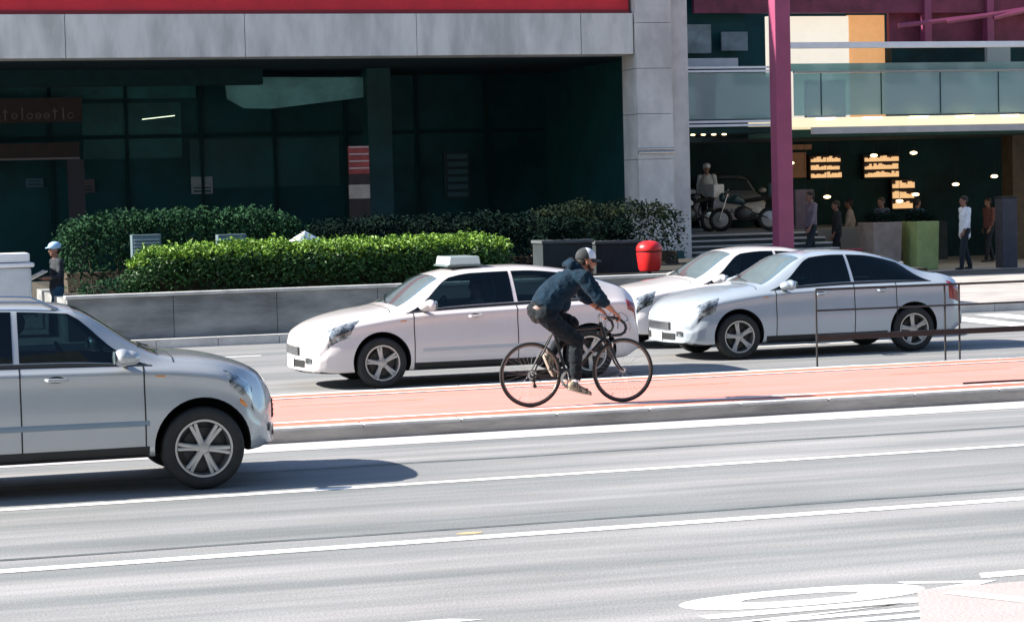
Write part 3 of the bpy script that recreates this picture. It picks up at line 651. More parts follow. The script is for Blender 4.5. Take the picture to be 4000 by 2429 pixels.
# silver suv in the nearest lane, driving right
suv, sh, patch = car('suv', 'silver suv with roof rails on the near road, cut off by the left edge', SUV, M['silver'], (-.57, 19.52, 0), 0)
for sg in (0, 1):
    P = [sh.spt(x, 26-10.95 if sg else 10.95, .05 if .7 < x < 2.3 else .0) for x in np.linspace(.62, 2.38, 14)]
    mb = MB(); mb.tube(P, .016, 8); mb.build('roof_rail', M['steel'], suv, smooth=True)
    patch('body_moulding', (1.30, 3.06), (1.30, 3.06), 4.45, 4.70, M['trimgrey'], .008, 12, 3, bool(sg))
    patch('side_marker', (3.93, 4.03), (3.93, 4.03), 5.75, 6.05, M['amber'], .012, 4, 2, bool(sg))
    mb = MB(); ra, wx, rz_ = SUV['ra'], 3.50, SUV['rw']+.02
driver('driver of the silver suv wearing a grey shirt', suv, SUV, M['whitecloth'])
# taxi in the far carriageway, driving left
taxi, sh, patch = car('taxi', 'white hatchback taxi with a pale roof sign directly behind the cyclist', TAXI, M['whitecar'], (10.01, 27.98, 0), math.pi)
driver('driver of the white taxi in a pale shirt', taxi, TAXI, M['pinkcloth'])
mb = MB(); ww = [(2.30, -.30), (2.62, -.30), (2.62, .30), (2.30, .30)]
mb.poly([(2.04, -.34), (2.50, -.34), (2.50, .34), (2.04, .34)], 1.450, 1.470)
ts_ = mb.build('roof_sign', mat('sign base', (.1, .14, .14), .5), taxi)
mb = MB(); mb.add([(2.06, -.33, 1.470), (2.48, -.33, 1.470), (2.48, .33, 1.470), (2.06, .33, 1.470), (2.08, -.32, 1.575), (2.46, -.32, 1.575), (2.46, .32, 1.575), (2.08, .32, 1.575)],
    [(0, 1, 5, 4), (1, 2, 6, 5), (2, 3, 7, 6), (3, 0, 4, 7), (4, 5, 6, 7), (3, 2, 1, 0)])
mb.build('sign_box', mat('milky sign box', (.50, .62, .60), .3, coat=.6, var=.05), ts_, bevel=.012)
for sg in (0, 1): patch('body_moulding', (1.25, 2.98), (1.25, 2.98), 4.3, 4.55, mat('pale moulding', (.5, .53, .56), .5), .008, 12, 2, bool(sg))
# pale sedan, driving left
sedan, sh, patch = car('sedan', 'pale silver sedan with curved roofline behind the black guard rail on the right', SEDAN, M['paleblue'], (15.46, 29.58, 0), math.pi)
driver('driver of the pale silver sedan in dark clothes', sedan, SEDAN, M['darkcloth'])
# white car with the green band, half hidden
G = dict(SEDAN, hmat=M['whitecar'])
green, sh, patch = car('sedan', 'white sedan with a green band, half hidden behind taxi and pale silver sedan', G, M['whitecar'], (15.5, 32.15, 0), math.pi)
for sg in (0, 1): patch('green_band', (.75, 2.55), (.75, 2.80), 7.1, 8.05, M['green'], .008, 16, 3, bool(sg))

# ------------------------------------------------------------------ bicycle (local: rear contact at origin, +x forward, y<0 towards the camera)
BX, BY, BZ = 6.965, 22.46, 0.148
bike = thing('bicycle', 'black road bicycle with drop handlebars ridden along the red path', 'bicycle', (BX, BY, BZ))
WR = 0.338; RH = Vector((0.0, 0, WR)); FH = Vector((1.02, 0, WR)); BB = Vector((.405, 0, .275))
HT, HB = Vector((.785, 0, .835)), Vector((.835, 0, .675)); CL = Vector((.265, 0, .79)); CR = Vector((.855, 0, .64))
def tb(pts, r, name, m, parent, n=12, **k): mb = MB(); mb.tube(pts, r, n); return mb.build(name, m, parent, smooth=True, **k)
fr = MB()
fr.tube([HT+Vector((-.012, 0, -.03)), CL+Vector((.0, 0, -.01))], .0145, 12); fr.tube([HB+Vector((-.008, 0, .02)), BB], .0165, 12)
fr.tube([CL+Vector((-.012, 0, .035)), BB], .0150, 12); fr.tube([HT+Vector((-.006, 0, .018)), HB+Vector((.006, 0, -.018))], .0195, 14)
for s_ in (1, -1):
    fr.tube([CL+Vector((-.01, s_*.016, -.015)), RH+Vector((.10, s_*.045, .17)), RH+Vector((.012, s_*.062, .012))], .0088, 10)
    fr.tube([BB+Vector((-.02, s_*.025, 0)), RH+Vector((.20, s_*.042, -.035)), RH+Vector((.012, s_*.062, -.004))], .0105, 10)
    fr.box((RH.x-.014, s_*.060-.004, RH.z-.03), (RH.x+.022, s_*.060+.004, RH.z+.02))
fr.tube([BB+Vector((0, -.036, 0)), BB+Vector((0, .036, 0))], .021, 16)
fr.tube([RH+Vector((.10, -.045, .17)), RH+Vector((.115, 0, .19)), RH+Vector((.10, .045, .17))], .006, 8)
frame = fr.build('frame', M['frame'], bike, smooth=True)
fk = MB()
fk.tube([CR+Vector((-.004, 0, .04)), CR], .016, 12); fk.ball(CR, (.026, .052, .018), n=14, k=8)
for s_ in (1, -1): fk.tube([CR+Vector((.004, s_*.044, 0)), CR+Vector((.052, s_*.049, -.14)), CR+Vector((.098, s_*.051, -.235)), CR+Vector((.135, s_*.051, -.283)), FH+Vector((0, s_*.052, 0))], [.0135, .0125, .0105, .009, .008], 10)
fk.build('fork', M['frame'], bike, smooth=True)
tb([CR+Vector((-.006, 0, .062)), CR+Vector((-.004, 0, .04))], .0225, 'headset', M['steel'], bike)
for hub in (RH, FH):
    mb = MB(); n = 72
    mb.torus((0, 0, 0), WR-.0125, .0135, n=n, k=12)
    wh = mb.build('wheel', M['rubber'], bike, smooth=True, loc=hub)
    mb = MB(); mb.lathe((0, 0, 0), [(WR-.024, -.010), (WR-.036, -.010), (WR-.043, -.004), (WR-.043, .004), (WR-.036, .010), (WR-.024, .010)], n=n, closed=True)
    mb.build('rim', M['brownrim'], wh, smooth=True, angle=50)
    mb = MB(); mb.tube([(0, -.035, 0), (0, .035, 0)], .013, 14)
    for s_ in (1, -1): mb.lathe((0, s_*.028, 0), [(0, -.002), (.022, -.002), (.022, .002), (0, .002)], n=20)
    mb.tube([(0, -.068, 0), (0, .068, 0)], .005, 8)
    for s_ in (1, -1): mb.tube([(0, s_*.066, 0), (0, s_*.072, 0)], .010, 10)
    mb.tube([(0, -.070, 0), (-.022, -.076, .030)], .0045, 6)
    mb.build('hub', M['steel'], wh, smooth=True)
    mb = MB()
    for k in range(32):
        a = 2*math.pi*k/32; s_ = 1 if k % 2 else -1; a0 = a + (.9 if (k//2) % 2 else -.9)
        mb.tube([(.020*math.cos(a0), s_*.027, .020*math.sin(a0)), ((WR-.04)*math.cos(a), 0, (WR-.04)*math.sin(a))], .0009, 4)
    mb.build('spokes', M['spoke'], wh)
    a = 4.25; mb = MB(); mb.tube([((WR-.043)*math.cos(a), 0, (WR-.043)*math.sin(a)), ((WR-.085)*math.cos(a), 0, (WR-.085)*math.sin(a))], .003, 6); mb.build('valve', M['steel'], wh)
# drivetrain on the near side
mb = MB(); c = BB+Vector((0, -.048, 0))
for rad, yy in ((.092, 0), (.076, .008)):
    prof = []; nn = 60 if yy == 0 else 48; v = []; f = []
    for i in range(nn*2):
        a = math.pi*i/nn; ro = rad+(.004 if i % 2 else -.001); v += [(c.x+ro*math.cos(a), c.y+yy-.0015, c.z+ro*math.sin(a)), (c.x+(rad-.014)*math.cos(a), c.y+yy-.0015, c.z+(rad-.014)*math.sin(a)), (c.x+ro*math.cos(a), c.y+yy+.0015, c.z+ro*math.sin(a)), (c.x+(rad-.014)*math.cos(a), c.y+yy+.0015, c.z+(rad-.014)*math.sin(a))]
    for i in range(nn*2):
        j = (i+1) % (nn*2); f += [(i*4, i*4+1, j*4+1, j*4), (i*4+2, j*4+2, j*4+3, i*4+3), (i*4, j*4, j*4+2, i*4+2), (i*4+1, i*4+3, j*4+3, j*4+1)]
    mb.add(v, f)
for k in range(5):
    a = 2*math.pi*k/5+.5; mb.tube([c, c+Vector((.082*math.cos(a), 0, .082*math.sin(a)))], [.009, .006], 8)
mb.build('chainring', M['steel'], bike)
PN, PF = BB+Vector((.130, -.085, -.110)), BB+Vector((-.130, .085, .110))
for nm, s_, e in (('crank', -1, PN), ('crank', 1, PF)):
    mb = MB(); mb.limb([BB+Vector((0, s_*.058, 0)), Vector((e.x, s_*.066, e.z))], [(.013, .007), (.010, .006)], 12); co = mb.build(nm, M['steel'], bike, smooth=True)
    mb = MB(); y0, y1 = sorted((s_*.072, s_*.155)); mb.box((e.x-.045, y0, e.z-.011), (e.x+.045, y1, e.z-.002)); mb.box((e.x-.045, y0, e.z+.002), (e.x+.045, y1, e.z+.011)); mb.tube([(e.x, s_*.060, e.z), (e.x, s_*.15, e.z)], .007, 8)
    mb.build('pedal', M['black'], bike, bevel=.002)
mb = MB()
for rad, yy in ((.052, -.046), (.044, -.041), (.037, -.036), (.030, -.031)): mb.lathe((RH.x, yy, RH.z), [(.01, -.001), (rad, -.001), (rad, .001), (.01, .001)], n=28)
mb.build('cassette', M['steel'], bike)
RD = RH+Vector((.022, -.05, -.058)); RD2 = RH+Vector((.030, -.05, -.118))
mb = MB(); mb.limb([RH+Vector((.012, -.06, -.018)), RH+Vector((.040, -.066, -.045)), RD], [.010, .013, .008], 10); mb.tube([RD, RD2], [(.010, .004)]*2, 8)
for p in (RD, RD2): mb.lathe(tuple(p), [(0, -.004), (.020, -.004), (.020, .004), (0, .004)], n=18)
mb.build('rear_derailleur', M['black'], bike, smooth=True, angle=50)
def arc(cc, r, a0, a1, y, n=10): return [Vector((cc.x+r*math.cos(a0+(a1-a0)*i/n), y, cc.z+r*math.sin(a0+(a1-a0)*i/n))) for i in range(n+1)]
P = arc(RH, .050, math.pi*.5, math.pi*1.45, -.046) + [Vector((RD.x-.018, -.048, RD.z)), Vector((RD2.x-.016, -.048, RD2.z-.014))] + arc(BB, .090, math.pi*1.52, math.pi*2.47, -.048)
P = [RH+Vector((0, -.046, .050))]+P[1:]+[RH+Vector((.0, -.046, .050))]
tb(P, .0035, 'chain', M['black'], bike, n=6)
# cockpit
BC = Vector((.855, 0, .905))
tb([HT+Vector((-.008, 0, .02)), HT+Vector((-.022, 0, .085)), HT+Vector((-.012, 0, .098)), BC], [.011, .011, .013, .012], 'stem', M['steel'], bike)
mb = MB()
for s_ in (1, -1):
    mb.tube([(BC.x, 0, BC.z), (BC.x, s_*.10, BC.z), (BC.x+.004, s_*.165, BC.z), (BC.x+.035, s_*.192, BC.z-.006), (BC.x+.085, s_*.20, BC.z-.028), (BC.x+.125, s_*.203, BC.z-.065),
             (BC.x+.138, s_*.206, BC.z-.110), (BC.x+.118, s_*.209, BC.z-.155), (BC.x+.075, s_*.212, BC.z-.178), (BC.x+.02, s_*.214, BC.z-.182), (BC.x-.03, s_*.215, BC.z-.180)],
            [.0125, .0125, .0145, .0155, .0155, .0155, .0155, .0155, .0155, .0155, .0155], 12)
hb = mb.build('handlebar', M['black'], bike, smooth=True)
for s_ in (1, -1):
    mb = MB(); q = Vector((BC.x+.135, s_*.204, BC.z-.050)); mb.limb([q, q+Vector((.030, 0, .018))], [.014, .012], 10)
    mb.tube([q+Vector((.028, 0, .022)), q+Vector((.052, -s_*.004, -.005)), q+Vector((.060, -s_*.008, -.055)), q+Vector((.050, -s_*.01, -.095))], [(.007, .005)]*4, 8)
    mb.build('brake_lever', M['steel'], hb, smooth=True)
mb = MB()
for s_ in (1, -1):
    q = Vector((BC.x+.16, s_*.204, BC.z-.035)); mb.tube([q, q+Vector((-.005, -s_*.02, .05)), q+Vector((-.05, -s_*.06, .085)), q+Vector((-.10, -s_*.12, .06)), Vector((.83, s_*.03, .85)), Vector((.85, 0, .72))], .0028, 6)
mb.build('brake_cable', M['black'], bike, smooth=True)
for nm, c0 in (('brake_caliper', CR+Vector((.035, 0, -.005))), ('brake_caliper', Vector((.165, 0, .60)))):
    mb = MB()
    for s_ in (1, -1): mb.tube([c0, c0+Vector((.005, s_*.035, .0)), c0+Vector((.012, s_*.032, -.03)), c0+Vector((.014, s_*.017, -.05))], [.008, .009, .007, .006], 8)
    mb.tube([c0+Vector((-.03, 0, 0)), c0+Vector((.015, 0, 0))], .007, 8); mb.build(nm, M['steel'], bike, smooth=True)
tb([CL+Vector((-.01, 0, .03)), CL+Vector((-.035, 0, .100))], .0125, 'seat_post', M['steel'], bike)
mb = MB(); mb.tube([(.075, 0, .895), (.13, 0, .900), (.19, 0, .895), (.25, 0, .888), (.325, 0, .880)], [(.018, .066), (.020, .062), (.017, .040), (.014, .022), (.011, .015)], 16)
sd = mb.build('saddle', M['black'], bike, remesh=.006); mb = MB()
for s_ in (1, -1): mb.tube([(.09, s_*.03, .885), (.15, s_*.022, .872), (.24, s_*.02, .872), (.29, s_*.01, .878)], .0035, 6)
mb.build('saddle_rail', M['steel'], sd)
mb = MB(); dt = (HB-BB).normalized(); c0 = BB+dt*.21+Vector((-.03, 0, .035)); c1 = c0+dt*.15
for s_ in (1, -1): mb.tube([c0+Vector((0, s_*.03, 0)), c1+Vector((0, s_*.036, 0)), c1+Vector((-.045, s_*.02, .03)), c0+Vector((-.05, s_*.02, .035)), c0+Vector((0, s_*.03, 0))], .003, 6)
mb.tube([c0+Vector((.01, -.03, -.01)), c0+Vector((.01, .03, -.01))], .003, 6); mb.build('bottle_cage', M['steel'], bike)
tb([BB+dt*.40+Vector((-.012, -.02, .0)), BB+dt*.40+Vector((-.05, -.024, .022))], .004, 'shift_lever', M['steel'], bike, n=8)

# ------------------------------------------------------------------ people
# the cyclist, in the bicycle's local coordinates
rider = thing('person', 'bearded man in navy hoodie, black jeans and trucker cap riding a bicycle', 'person', (BX, BY, BZ))
V = Vector
hipN, hipF = V((.135, -.095, .965)), V((.135, .095, .965))
knN, ankN = V((.475, -.125, .675)), V((.455, -.115, .270)); knF, ankF = V((.505, .12, .845)), V((.285, .115, .530))
shN, shF = V((.545, -.185, 1.335)), V((.545, .185, 1.335)); elN, elF = V((.700, -.245, 1.115)), V((.690, .245, 1.125))
wrN, wrF = V((.845, -.205, .985)), V((.845, .205, .985))
hc = V((.640, 0, 1.492)); HF, HU = V((1, -.05, -.10)), V((.14, 0, 1))
mb = MB()
T, rot = head(mb, hc, HF, HU, .98)
mb.limb([(.545, 0, 1.375), (.600, 0, 1.455)], [(.060, .058), (.056, .056)], 16)
mb.limb([(.15, 0, .98), (.24, 0, 1.10), (.38, 0, 1.24), (.52, 0, 1.345)], [(.10, .14), (.105, .135), (.12, .155), (.08, .15)], 20)
for a, b_, c_, wv, sg in ((shN, elN, None, wrN, -1), (shF, elF, None, wrF, 1)):
    mb.limb([a, (a+b_)/2+V((0, sg*.008, 0)), b_], [.052, .046, .038], 14); mb.limb([b_, b_*.65+wv*.35+V((0, sg*.006, -.004)), wv], [.038, .041, .0265], 14)
    hand(mb, wv, (.72, sg*.06, -.66), (.66, 0, .72), (0, -sg, 0.05), 1.0, 1.25)
for h, k, a in ((hipN, knN, ankN), (hipF, knF, ankF)): mb.limb([h, (h+k)/2, k], [.080, .070, .055], 14); mb.limb([k, k*.62+a*.38, a], [.052, .052, .036], 14)
body = mb.build('body', M['skin'], rider, remesh=.0048, relax=3)
eyes(T, rot, .98, rider)
# sweatshirt
mb = MB()
mb.tube([(.150, 0, 1.018), (.168, 0, 1.04), (.225, 0, 1.105), (.315, 0, 1.195), (.415, 0, 1.275), (.505, 0, 1.335), (.55, 0, 1.378)], [(.134, .165), (.150, .178), (.164, .184), (.157, .190), (.148, .198), (.118, .175), (.082, .11)], 28)
mb.ball((.375, 0, 1.075), (.085, .14, .095), n=18, k=10)
for a, b_, wv, sg in ((shN, elN, wrN, -1), (shF, elF, wrF, 1)):
    mb.limb([V((.50, sg*.13, 1.345)), a, (a+b_)/2, b_, b_*.66+wv*.34], [.088, .093, .084, .076, .060], 18)
mb.limb([(.455, .07, 1.462), (.47, 0, 1.492), (.455, -.07, 1.462)], [(.048, .048), (.052, .05), (.048, .048)], 14, 0, (1, 0, 0))
mb.limb([(.50, -.080, 1.455), (.56, -.082, 1.415), (.612, -.05, 1.375)], [.040, .034, .028], 12); mb.limb([(.50, .080, 1.455), (.56, .082, 1.415), (.612, .05, 1.375)], [.040, .034, .028], 12)
mb.limb([(.47, 0, 1.47), (.53, 0, 1.42)], [(.06, .085), (.06, .085)], 14)
hood = mb.build('hoodie', M['hoodie'], rider, remesh=.0055, fold=.019, fscale=9, relax=5)
mb = MB(); mb.limb([(.105, 0, 1.00), (.155, 0, .985), (.20, 0, .965)], [(.118, .158), (.12, .165), (.10, .15)], 20)
mb.limb([(.14, 0, 1.00), (.235, 0, .985)], [(.10, .15), (.085, .13)], 18)
mb.limb([hipN, (hipN+knN)/2+V((-.01, 0, .0)), knN, knN*.6+ankN*.4+V((-.012, 0, 0)), ankN+V((.005, 0, .035))], [.108, .096, .082, .074, .058], 20)
mb.limb([hipF, (hipF+knF)/2, knF], [.105, .092, .078], 20)
mb.build('jeans', M['jeans'], rider, remesh=.0060, fold=.016, fscale=12, relax=4)
mb = MB(); mb.limb([knF, knF*.55+ankF*.45+V((.0, 0, 0)), ankF+V((.01, 0, .035))], [.078, .072, .056], 18); mb.build('trouser_leg', M['jeans'], rider, remesh=.006, fold=.012, fscale=13)
mb = MB(); mb.tube([(.112, 0, .972), (.132, 0, 1.002)], [(.131, .168), (.130, .167)], 28, 0, (0, 1, 0)); mb.build('belt', M['belt'], rider, smooth=True)
# shoes
def shoe(an, D, s, nm='shoe'):
    D = V(D).normalized(); Y = V((0, 1, 0)); U = D.cross(Y); U = U if U.z > 0 or D.z < -.8 else -U
    P = lambda a, b_, c_=0: an+D*a+U*b_+Y*c_
    m1 = MB(); m1.limb([P(-.035, -.045), P(.02, -.052), P(.10, -.066), P(.185, -.078)], [(.042, .036), (.042, .040), (.032, .046), (.018, .036)], 16)
    m1.limb([P(-.005, .015), P(.0, -.04)], [.038, .044], 12)
    o = m1.build(nm, M['shoe'], rider, remesh=.0055)
    m1 = MB(); m1.limb([P(-.055, -.088), P(.03, -.092), P(.12, -.096), P(.20, -.092)], [(.012, .034), (.012, .036), (.012, .046), (.010, .034)], 16); m1.build('sole', M['sole'], o, smooth=True)
    m1 = MB(); m1.tube([P(0, .075), P(.0, .0)], [.040, .041], 14); m1.build('sock', M['sock'], o, smooth=True)
shoe(ankN+V((-.005, 0, -.02)), (.96, 0, -.26), -1); shoe(ankF+V((0, 0, -.02)), (.42, 0, -.90), 1)
# cap, beard, hair
mb = MB(); mb.ball(T(-.010, 0, .050), (.112*.98, .090, .098), n=28, k=16, rot=rot)
cap = mb.build('cap', M['capblack'], rider)
bm = bmesh.new(); bm.from_mesh(cap.data); cz = T(0, 0, .034); Un = rot @ V((-.10, 0, 1)); bmesh.ops.bisect_plane(bm, geom=bm.verts[:]+bm.edges[:]+bm.faces[:], plane_co=cz, plane_no=Un, clear_inner=True)
bmesh.ops.bisect_plane(bm, geom=bm.verts[:]+bm.edges[:]+bm.faces[:], plane_co=T(.004, 0, .05), plane_no=rot @ V((1, 0, .30)))
cap.data.materials.append(M['capwhite'])
for fc in bm.faces:
    q = rot.transposed() @ (fc.calc_center_median()-T(-.010, 0, .05)); fc.smooth = True
    fc.material_index = 1 if (q.x-.014)+.30*q.z > 0 else 0
bm.to_mesh(cap.data); bm.free()
mb = MB(); n = 16; v = []; f = []
for k, (rx, drop) in enumerate(((.0, 0), (.035, -.003), (.075, -.014))):
    for i in range(n+1):
        a = -1.15+2.3*i/n; R0 = .094; x0 = -.010+R0*1.08*math.cos(a); y0 = R0*.92*math.sin(a); ext = rx*max(0, math.cos(a*1.2))
        for dz in (0, -.005): v.append(T(x0+ext, y0, .036+drop-abs(y0)*.12*(k)+dz))
w2 = (n+1)*2
for k in range(2):
    for i in range(n):
        for dz in (0, 1):
            a = k*w2+i*2+dz; f.append((a, a+2, a+w2+2, a+w2))
f += [(2*w2+i*2, 2*w2+i*2+2, 2*w2+i*2+3, 2*w2+i*2+1) for i in range(n)]
mb.add(v, f); mb.build('cap_brim', M['capblack'], cap, smooth=True)
mb = MB(); mb.ball(T(.052, 0, -.082), (.040, .044, .036), n=16, k=10, rot=rot); mb.ball(T(.086, 0, -.040), (.010, .026, .006), n=10, k=6, rot=rot)
for q in (1, -1): mb.limb([T(.005, q*.066, -.020), T(.018, q*.062, -.055), T(.050, q*.040, -.085)], [.012, .016, .018], 10)
mb.build('beard', M['hair'], rider, remesh=.0045, fold=.003, fscale=60)
mb = MB(); mb.ball(T(-.045, 0, .0), (.064, .074, .062), n=18, k=12, rot=rot); mb.build('hair', M['hair'], rider, remesh=.006, fold=.004, fscale=50)
mb = MB(); a = wrF*.85+elF*.15; b_ = wrF*.92+elF*.08; mb.tube([a, b_], .036, 14); mb.build('watch', M['black'], rider, smooth=True)

# ------------------------------------------------------------------ pedestrians
def pedestrian(label, loc, rz, top, bottom, skin=M['skin2'], hat=None, h=1.72, stride=.18, arm=.0, group=None, long=False, cat='person'):
    s = h/1.72; t = thing('person', label, cat, loc, rz, group); P = lambda x, y, z: V((x*s, y*s, z*s))
    mb = MB(); T, rot = head(mb, P(.02, 0, 1.60), (1, 0, -.05), (.05, 0, 1), s)
    mb.limb([P(0, 0, 1.40), P(.01, 0, 1.52)], [.055*s, .052*s], 12); mb.limb([P(0, 0, .95), P(0, 0, 1.15), P(-.01, 0, 1.38)], [(.09*s, .14*s), (.09*s, .13*s), (.07*s, .15*s)], 16)
    A = {}
    for sg in (1, -1):
        sh_, el, wr = P(-.01, sg*.18, 1.40), P(-.03+sg*.06, sg*.235, 1.13), P(.06+sg*.08+arm*.1, sg*.225, .90+arm*.22)
        A[sg] = (sh_, el, wr); mb.limb([sh_, el], [.046*s, .038*s], 10); mb.limb([el, wr], [.036*s, .025*s], 10)
        hand(mb, wr, (wr-el), (0, sg, 0), (1, 0, 0), s, .7)
        hp, kn, an = P(0, sg*.09, .92), P(.03+sg*stride*.5, sg*.095, .50), P(-.02+sg*stride, sg*.095, .085)
        A[sg*2] = (hp, kn, an); mb.limb([hp, kn], [.075*s, .050*s], 12); mb.limb([kn, an], [.048*s, .032*s], 12)
    mb.build('body', skin, t, remesh=.011, relax=3)
    eyes(T, rot, s, t)
    mb = MB(); z0 = .80 if long else .93
    mb.limb([P(0, 0, z0), P(0, 0, 1.1), P(0, 0, 1.28), P(-.01, 0, 1.415)], [(.125*s, .175*s), (.115*s, .165*s), (.118*s, .18*s), (.07*s, .13*s)], 20)
    for sg in (1, -1): a, b_, c_ = A[sg]; mb.limb([a, b_, b_*.4+c_*.6], [.068*s, .056*s, .046*s], 12)
    mb.build('shirt', top, t, remesh=.013, fold=.012, fscale=9)
    mb = MB(); mb.limb([P(0, 0, .98), P(0, 0, .88)], [(.115*s, .165*s), (.12*s, .17*s)], 18)
    for sg in (2, -2): a, b_, c_ = A[sg]; mb.limb([a, b_, c_+V((0, 0, .02))], [.098*s, .074*s, .058*s], 14)
    mb.build('trousers', bottom, t, remesh=.013, fold=.010, fscale=9)
    for sg in (2, -2):
        c_ = A[sg][2]; mb = MB(); mb.limb([c_+V((-.03, 0, -.045)), c_+V((.06, 0, -.05)), c_+V((.16, 0, -.062))], [(.038, .036), (.036, .044), (.020, .038)], 12); mb.build('shoe', M['black'], t, smooth=True)
    mb = MB(); mb.ball(T(-.018, 0, .045), (.102*s, .084*s, .090*s), n=16, k=10, rot=rot); mb.ball(T(-.05, 0, -.01), (.06*s, .075*s, .06*s), n=12, k=8, rot=rot); mb.build('hair', M['hair'], t, remesh=.011, relax=2)
    if hat:
        mb = MB(); mb.ball(T(-.008, 0, .072), (.118*s, .100*s, .082*s), n=18, k=10, rot=rot); mb.ball(T(.09, 0, .050), (.085*s, .075*s, .012*s), n=16, k=6, rot=rot); mb.build('cap', hat, t, remesh=.010, relax=2)
    return t

# ------------------------------------------------------------------ foliage
def leaves(x0, x1, y0, y1, z0, z1, n, size, seed, round_=.25, clump=.5, taper=(0, 0)):
    """leaf sized bent quads through the volume of a clipped, uneven hedge"""
    rg = np.random.default_rng(seed); mb = MB(); k = 0; v = []; f = []
    while k < n:
        u, w_, q = rg.random(3); q = q**.55
        x = x0+(x1-x0)*u; top = z1-round_*max(0, 1-(x-x0)/.8)**2*taper[0]-round_*max(0, 1-(x1-x)/.8)**2*taper[1]
        top += .09*noise.noise(Vector((x*1.9, seed, 0)))+.06*noise.noise(Vector((x*6, w_*3, seed)))
        y = y0+(y1-y0)*w_; z = z0+(top-z0)*q
        e = abs(w_-.5)*2
        if z > top-round_*.5*e**2: continue
        if noise.noise(Vector((x*4.2, y*4.2, z*4.2+seed))) < -clump*.45 and rg.random() < .75: continue
        # keep mostly the outer shell
        if min(y-y0, top-z, y1-y) > .28 and rg.random() < .8: continue
        jx, jy, jz = rg.normal(0, .035, 3); c = Vector((x+jx, y+jy, z+jz)); a = rg.random()*6.28; tl = rg.normal(0, .6)
        D = Vector((math.cos(a), math.sin(a)*.8-.2, tl+.25)).normalized(); W_ = D.cross(Vector((rg.normal(0, .5), rg.normal(-.5, .5), 1))).normalized(); sz = size*(.6+.8*rg.random()); up = D.cross(W_)*sz*.18
        b0 = len(v); v += [c-D*sz*.5, c+W_*sz*.27-up, c+D*sz*.5, c-W_*sz*.27-up]; f.append((b0, b0+1, b0+2, b0+3)); k += 1
    mb.add(v, f); return mb
def hedge(label, x0, x1, y0, y1, z0, z1, n, size, m, seed, name='hedge', **k):
    t = thing(name, label, name if name != 'planter' else 'planter', ((x0+x1)/2, (y0+y1)/2, z0)); o = V(t.location)
    mb = leaves(x0, x1, y0, y1, z0, z1, n, size, seed, **k); mb.v = [tuple(V(q)-o) for q in mb.v]; mb.build('foliage', m, t)
    mb = MB(); rg = random.Random(seed); mb.tube([(x0-o.x+.1, (y0+y1)/2-o.y, -.02), (x1-o.x-.1, (y0+y1)/2-o.y, -.02)], (y1-y0)*.3, 6)
    for i in range(int((x1-x0)*5)):
        x = x0+.1+(x1-x0-.2)*rg.random(); y = (y0+y1)/2+rg.uniform(-.3, .3)*(y1-y0); hh = (z1-z0)*rg.uniform(.5, .85)
        mb.tube([(x-o.x, y-o.y, 0), (x-o.x+rg.uniform(-.1, .1), y-o.y+rg.uniform(-.05, .05), hh*.5), (x-o.x+rg.uniform(-.2, .2), y-o.y+rg.uniform(-.1, .1), hh)], [.014, .010, .005], 5)
    mb.build('stems', M['trunk'], t); return t

# retaining wall with planting bed
rw = thing('retaining_wall', 'low grey stained concrete retaining wall along the far pavement under the bright hedge', 'wall', (3.65, 36.7, .14))
mb = MB(); x = 0.0
while x < 10.3:
    wd = min(1.7, 10.35-x); mb.box((x+.004, 0, 0), (x+wd-.004, .22, .68)); x += wd
mb.build('wall_panel', M['wall'], rw, bevel=.006)
mb = MB(); mb.box((-.03, -.03, .682), (10.38, .25, .735)); mb.build('coping', M['wallcap'], rw, bevel=.012)
mb = MB(); mb.box((0, .222, 0), (.22, 5.4, .66)); mb.build('end_wall', M['wall'], rw, bevel=.006)
struct('planting_bed', MB().box((3.88, 36.93, .1), (19.0, 45.8, .80)), M['soil'])
bh = hedge('bright green clipped hedge growing right behind the low concrete wall', 4.55, 11.25, 37.05, 38.3, .78, 1.50, 30000, .07, M['leafshade'], 3, taper=(2.4, .3))
bo_ = V(bh.location); mb = leaves(4.62, 11.25, 37.10, 38.3, 1.30, 1.63, 15000, .07, 3, taper=(2.4, .3), round_=.22, clump=.2); mb.v = [tuple(V(q)-bo_) for q in mb.v]; mb.build('sunlit_top_leaves', M['leafsun'], bh)  # lighter leaf shell paints the sunlit top over the shade-coloured leaves below
hedge('tall dark green bushy hedge behind the bright one, at its left end', 3.9, 8.3, 39.6, 41.0, .78, 2.17, 12000, .085, M['leafd'], 11, clump=.9, taper=(1.2, 1.6))
hedge('low dark shrubbery behind the bright hedge, between tall hedge and concrete column', 8.4, 13.4, 40.2, 41.6, .78, 1.93, 9000, .085, M['leafx'], 17, clump=.9, taper=(.6, .6))
hedge('olive tipped dark shrubs at the foot of the concrete column', 13.4, 16.6, 42.6, 43.8, .78, 2.08, 5000, .08, mat('olive leaf', (.030, .038, .018), .85, spec=.05, col2=(.008, .02, .016), nscale=3), 23, clump=.9, taper=(.8, .8))
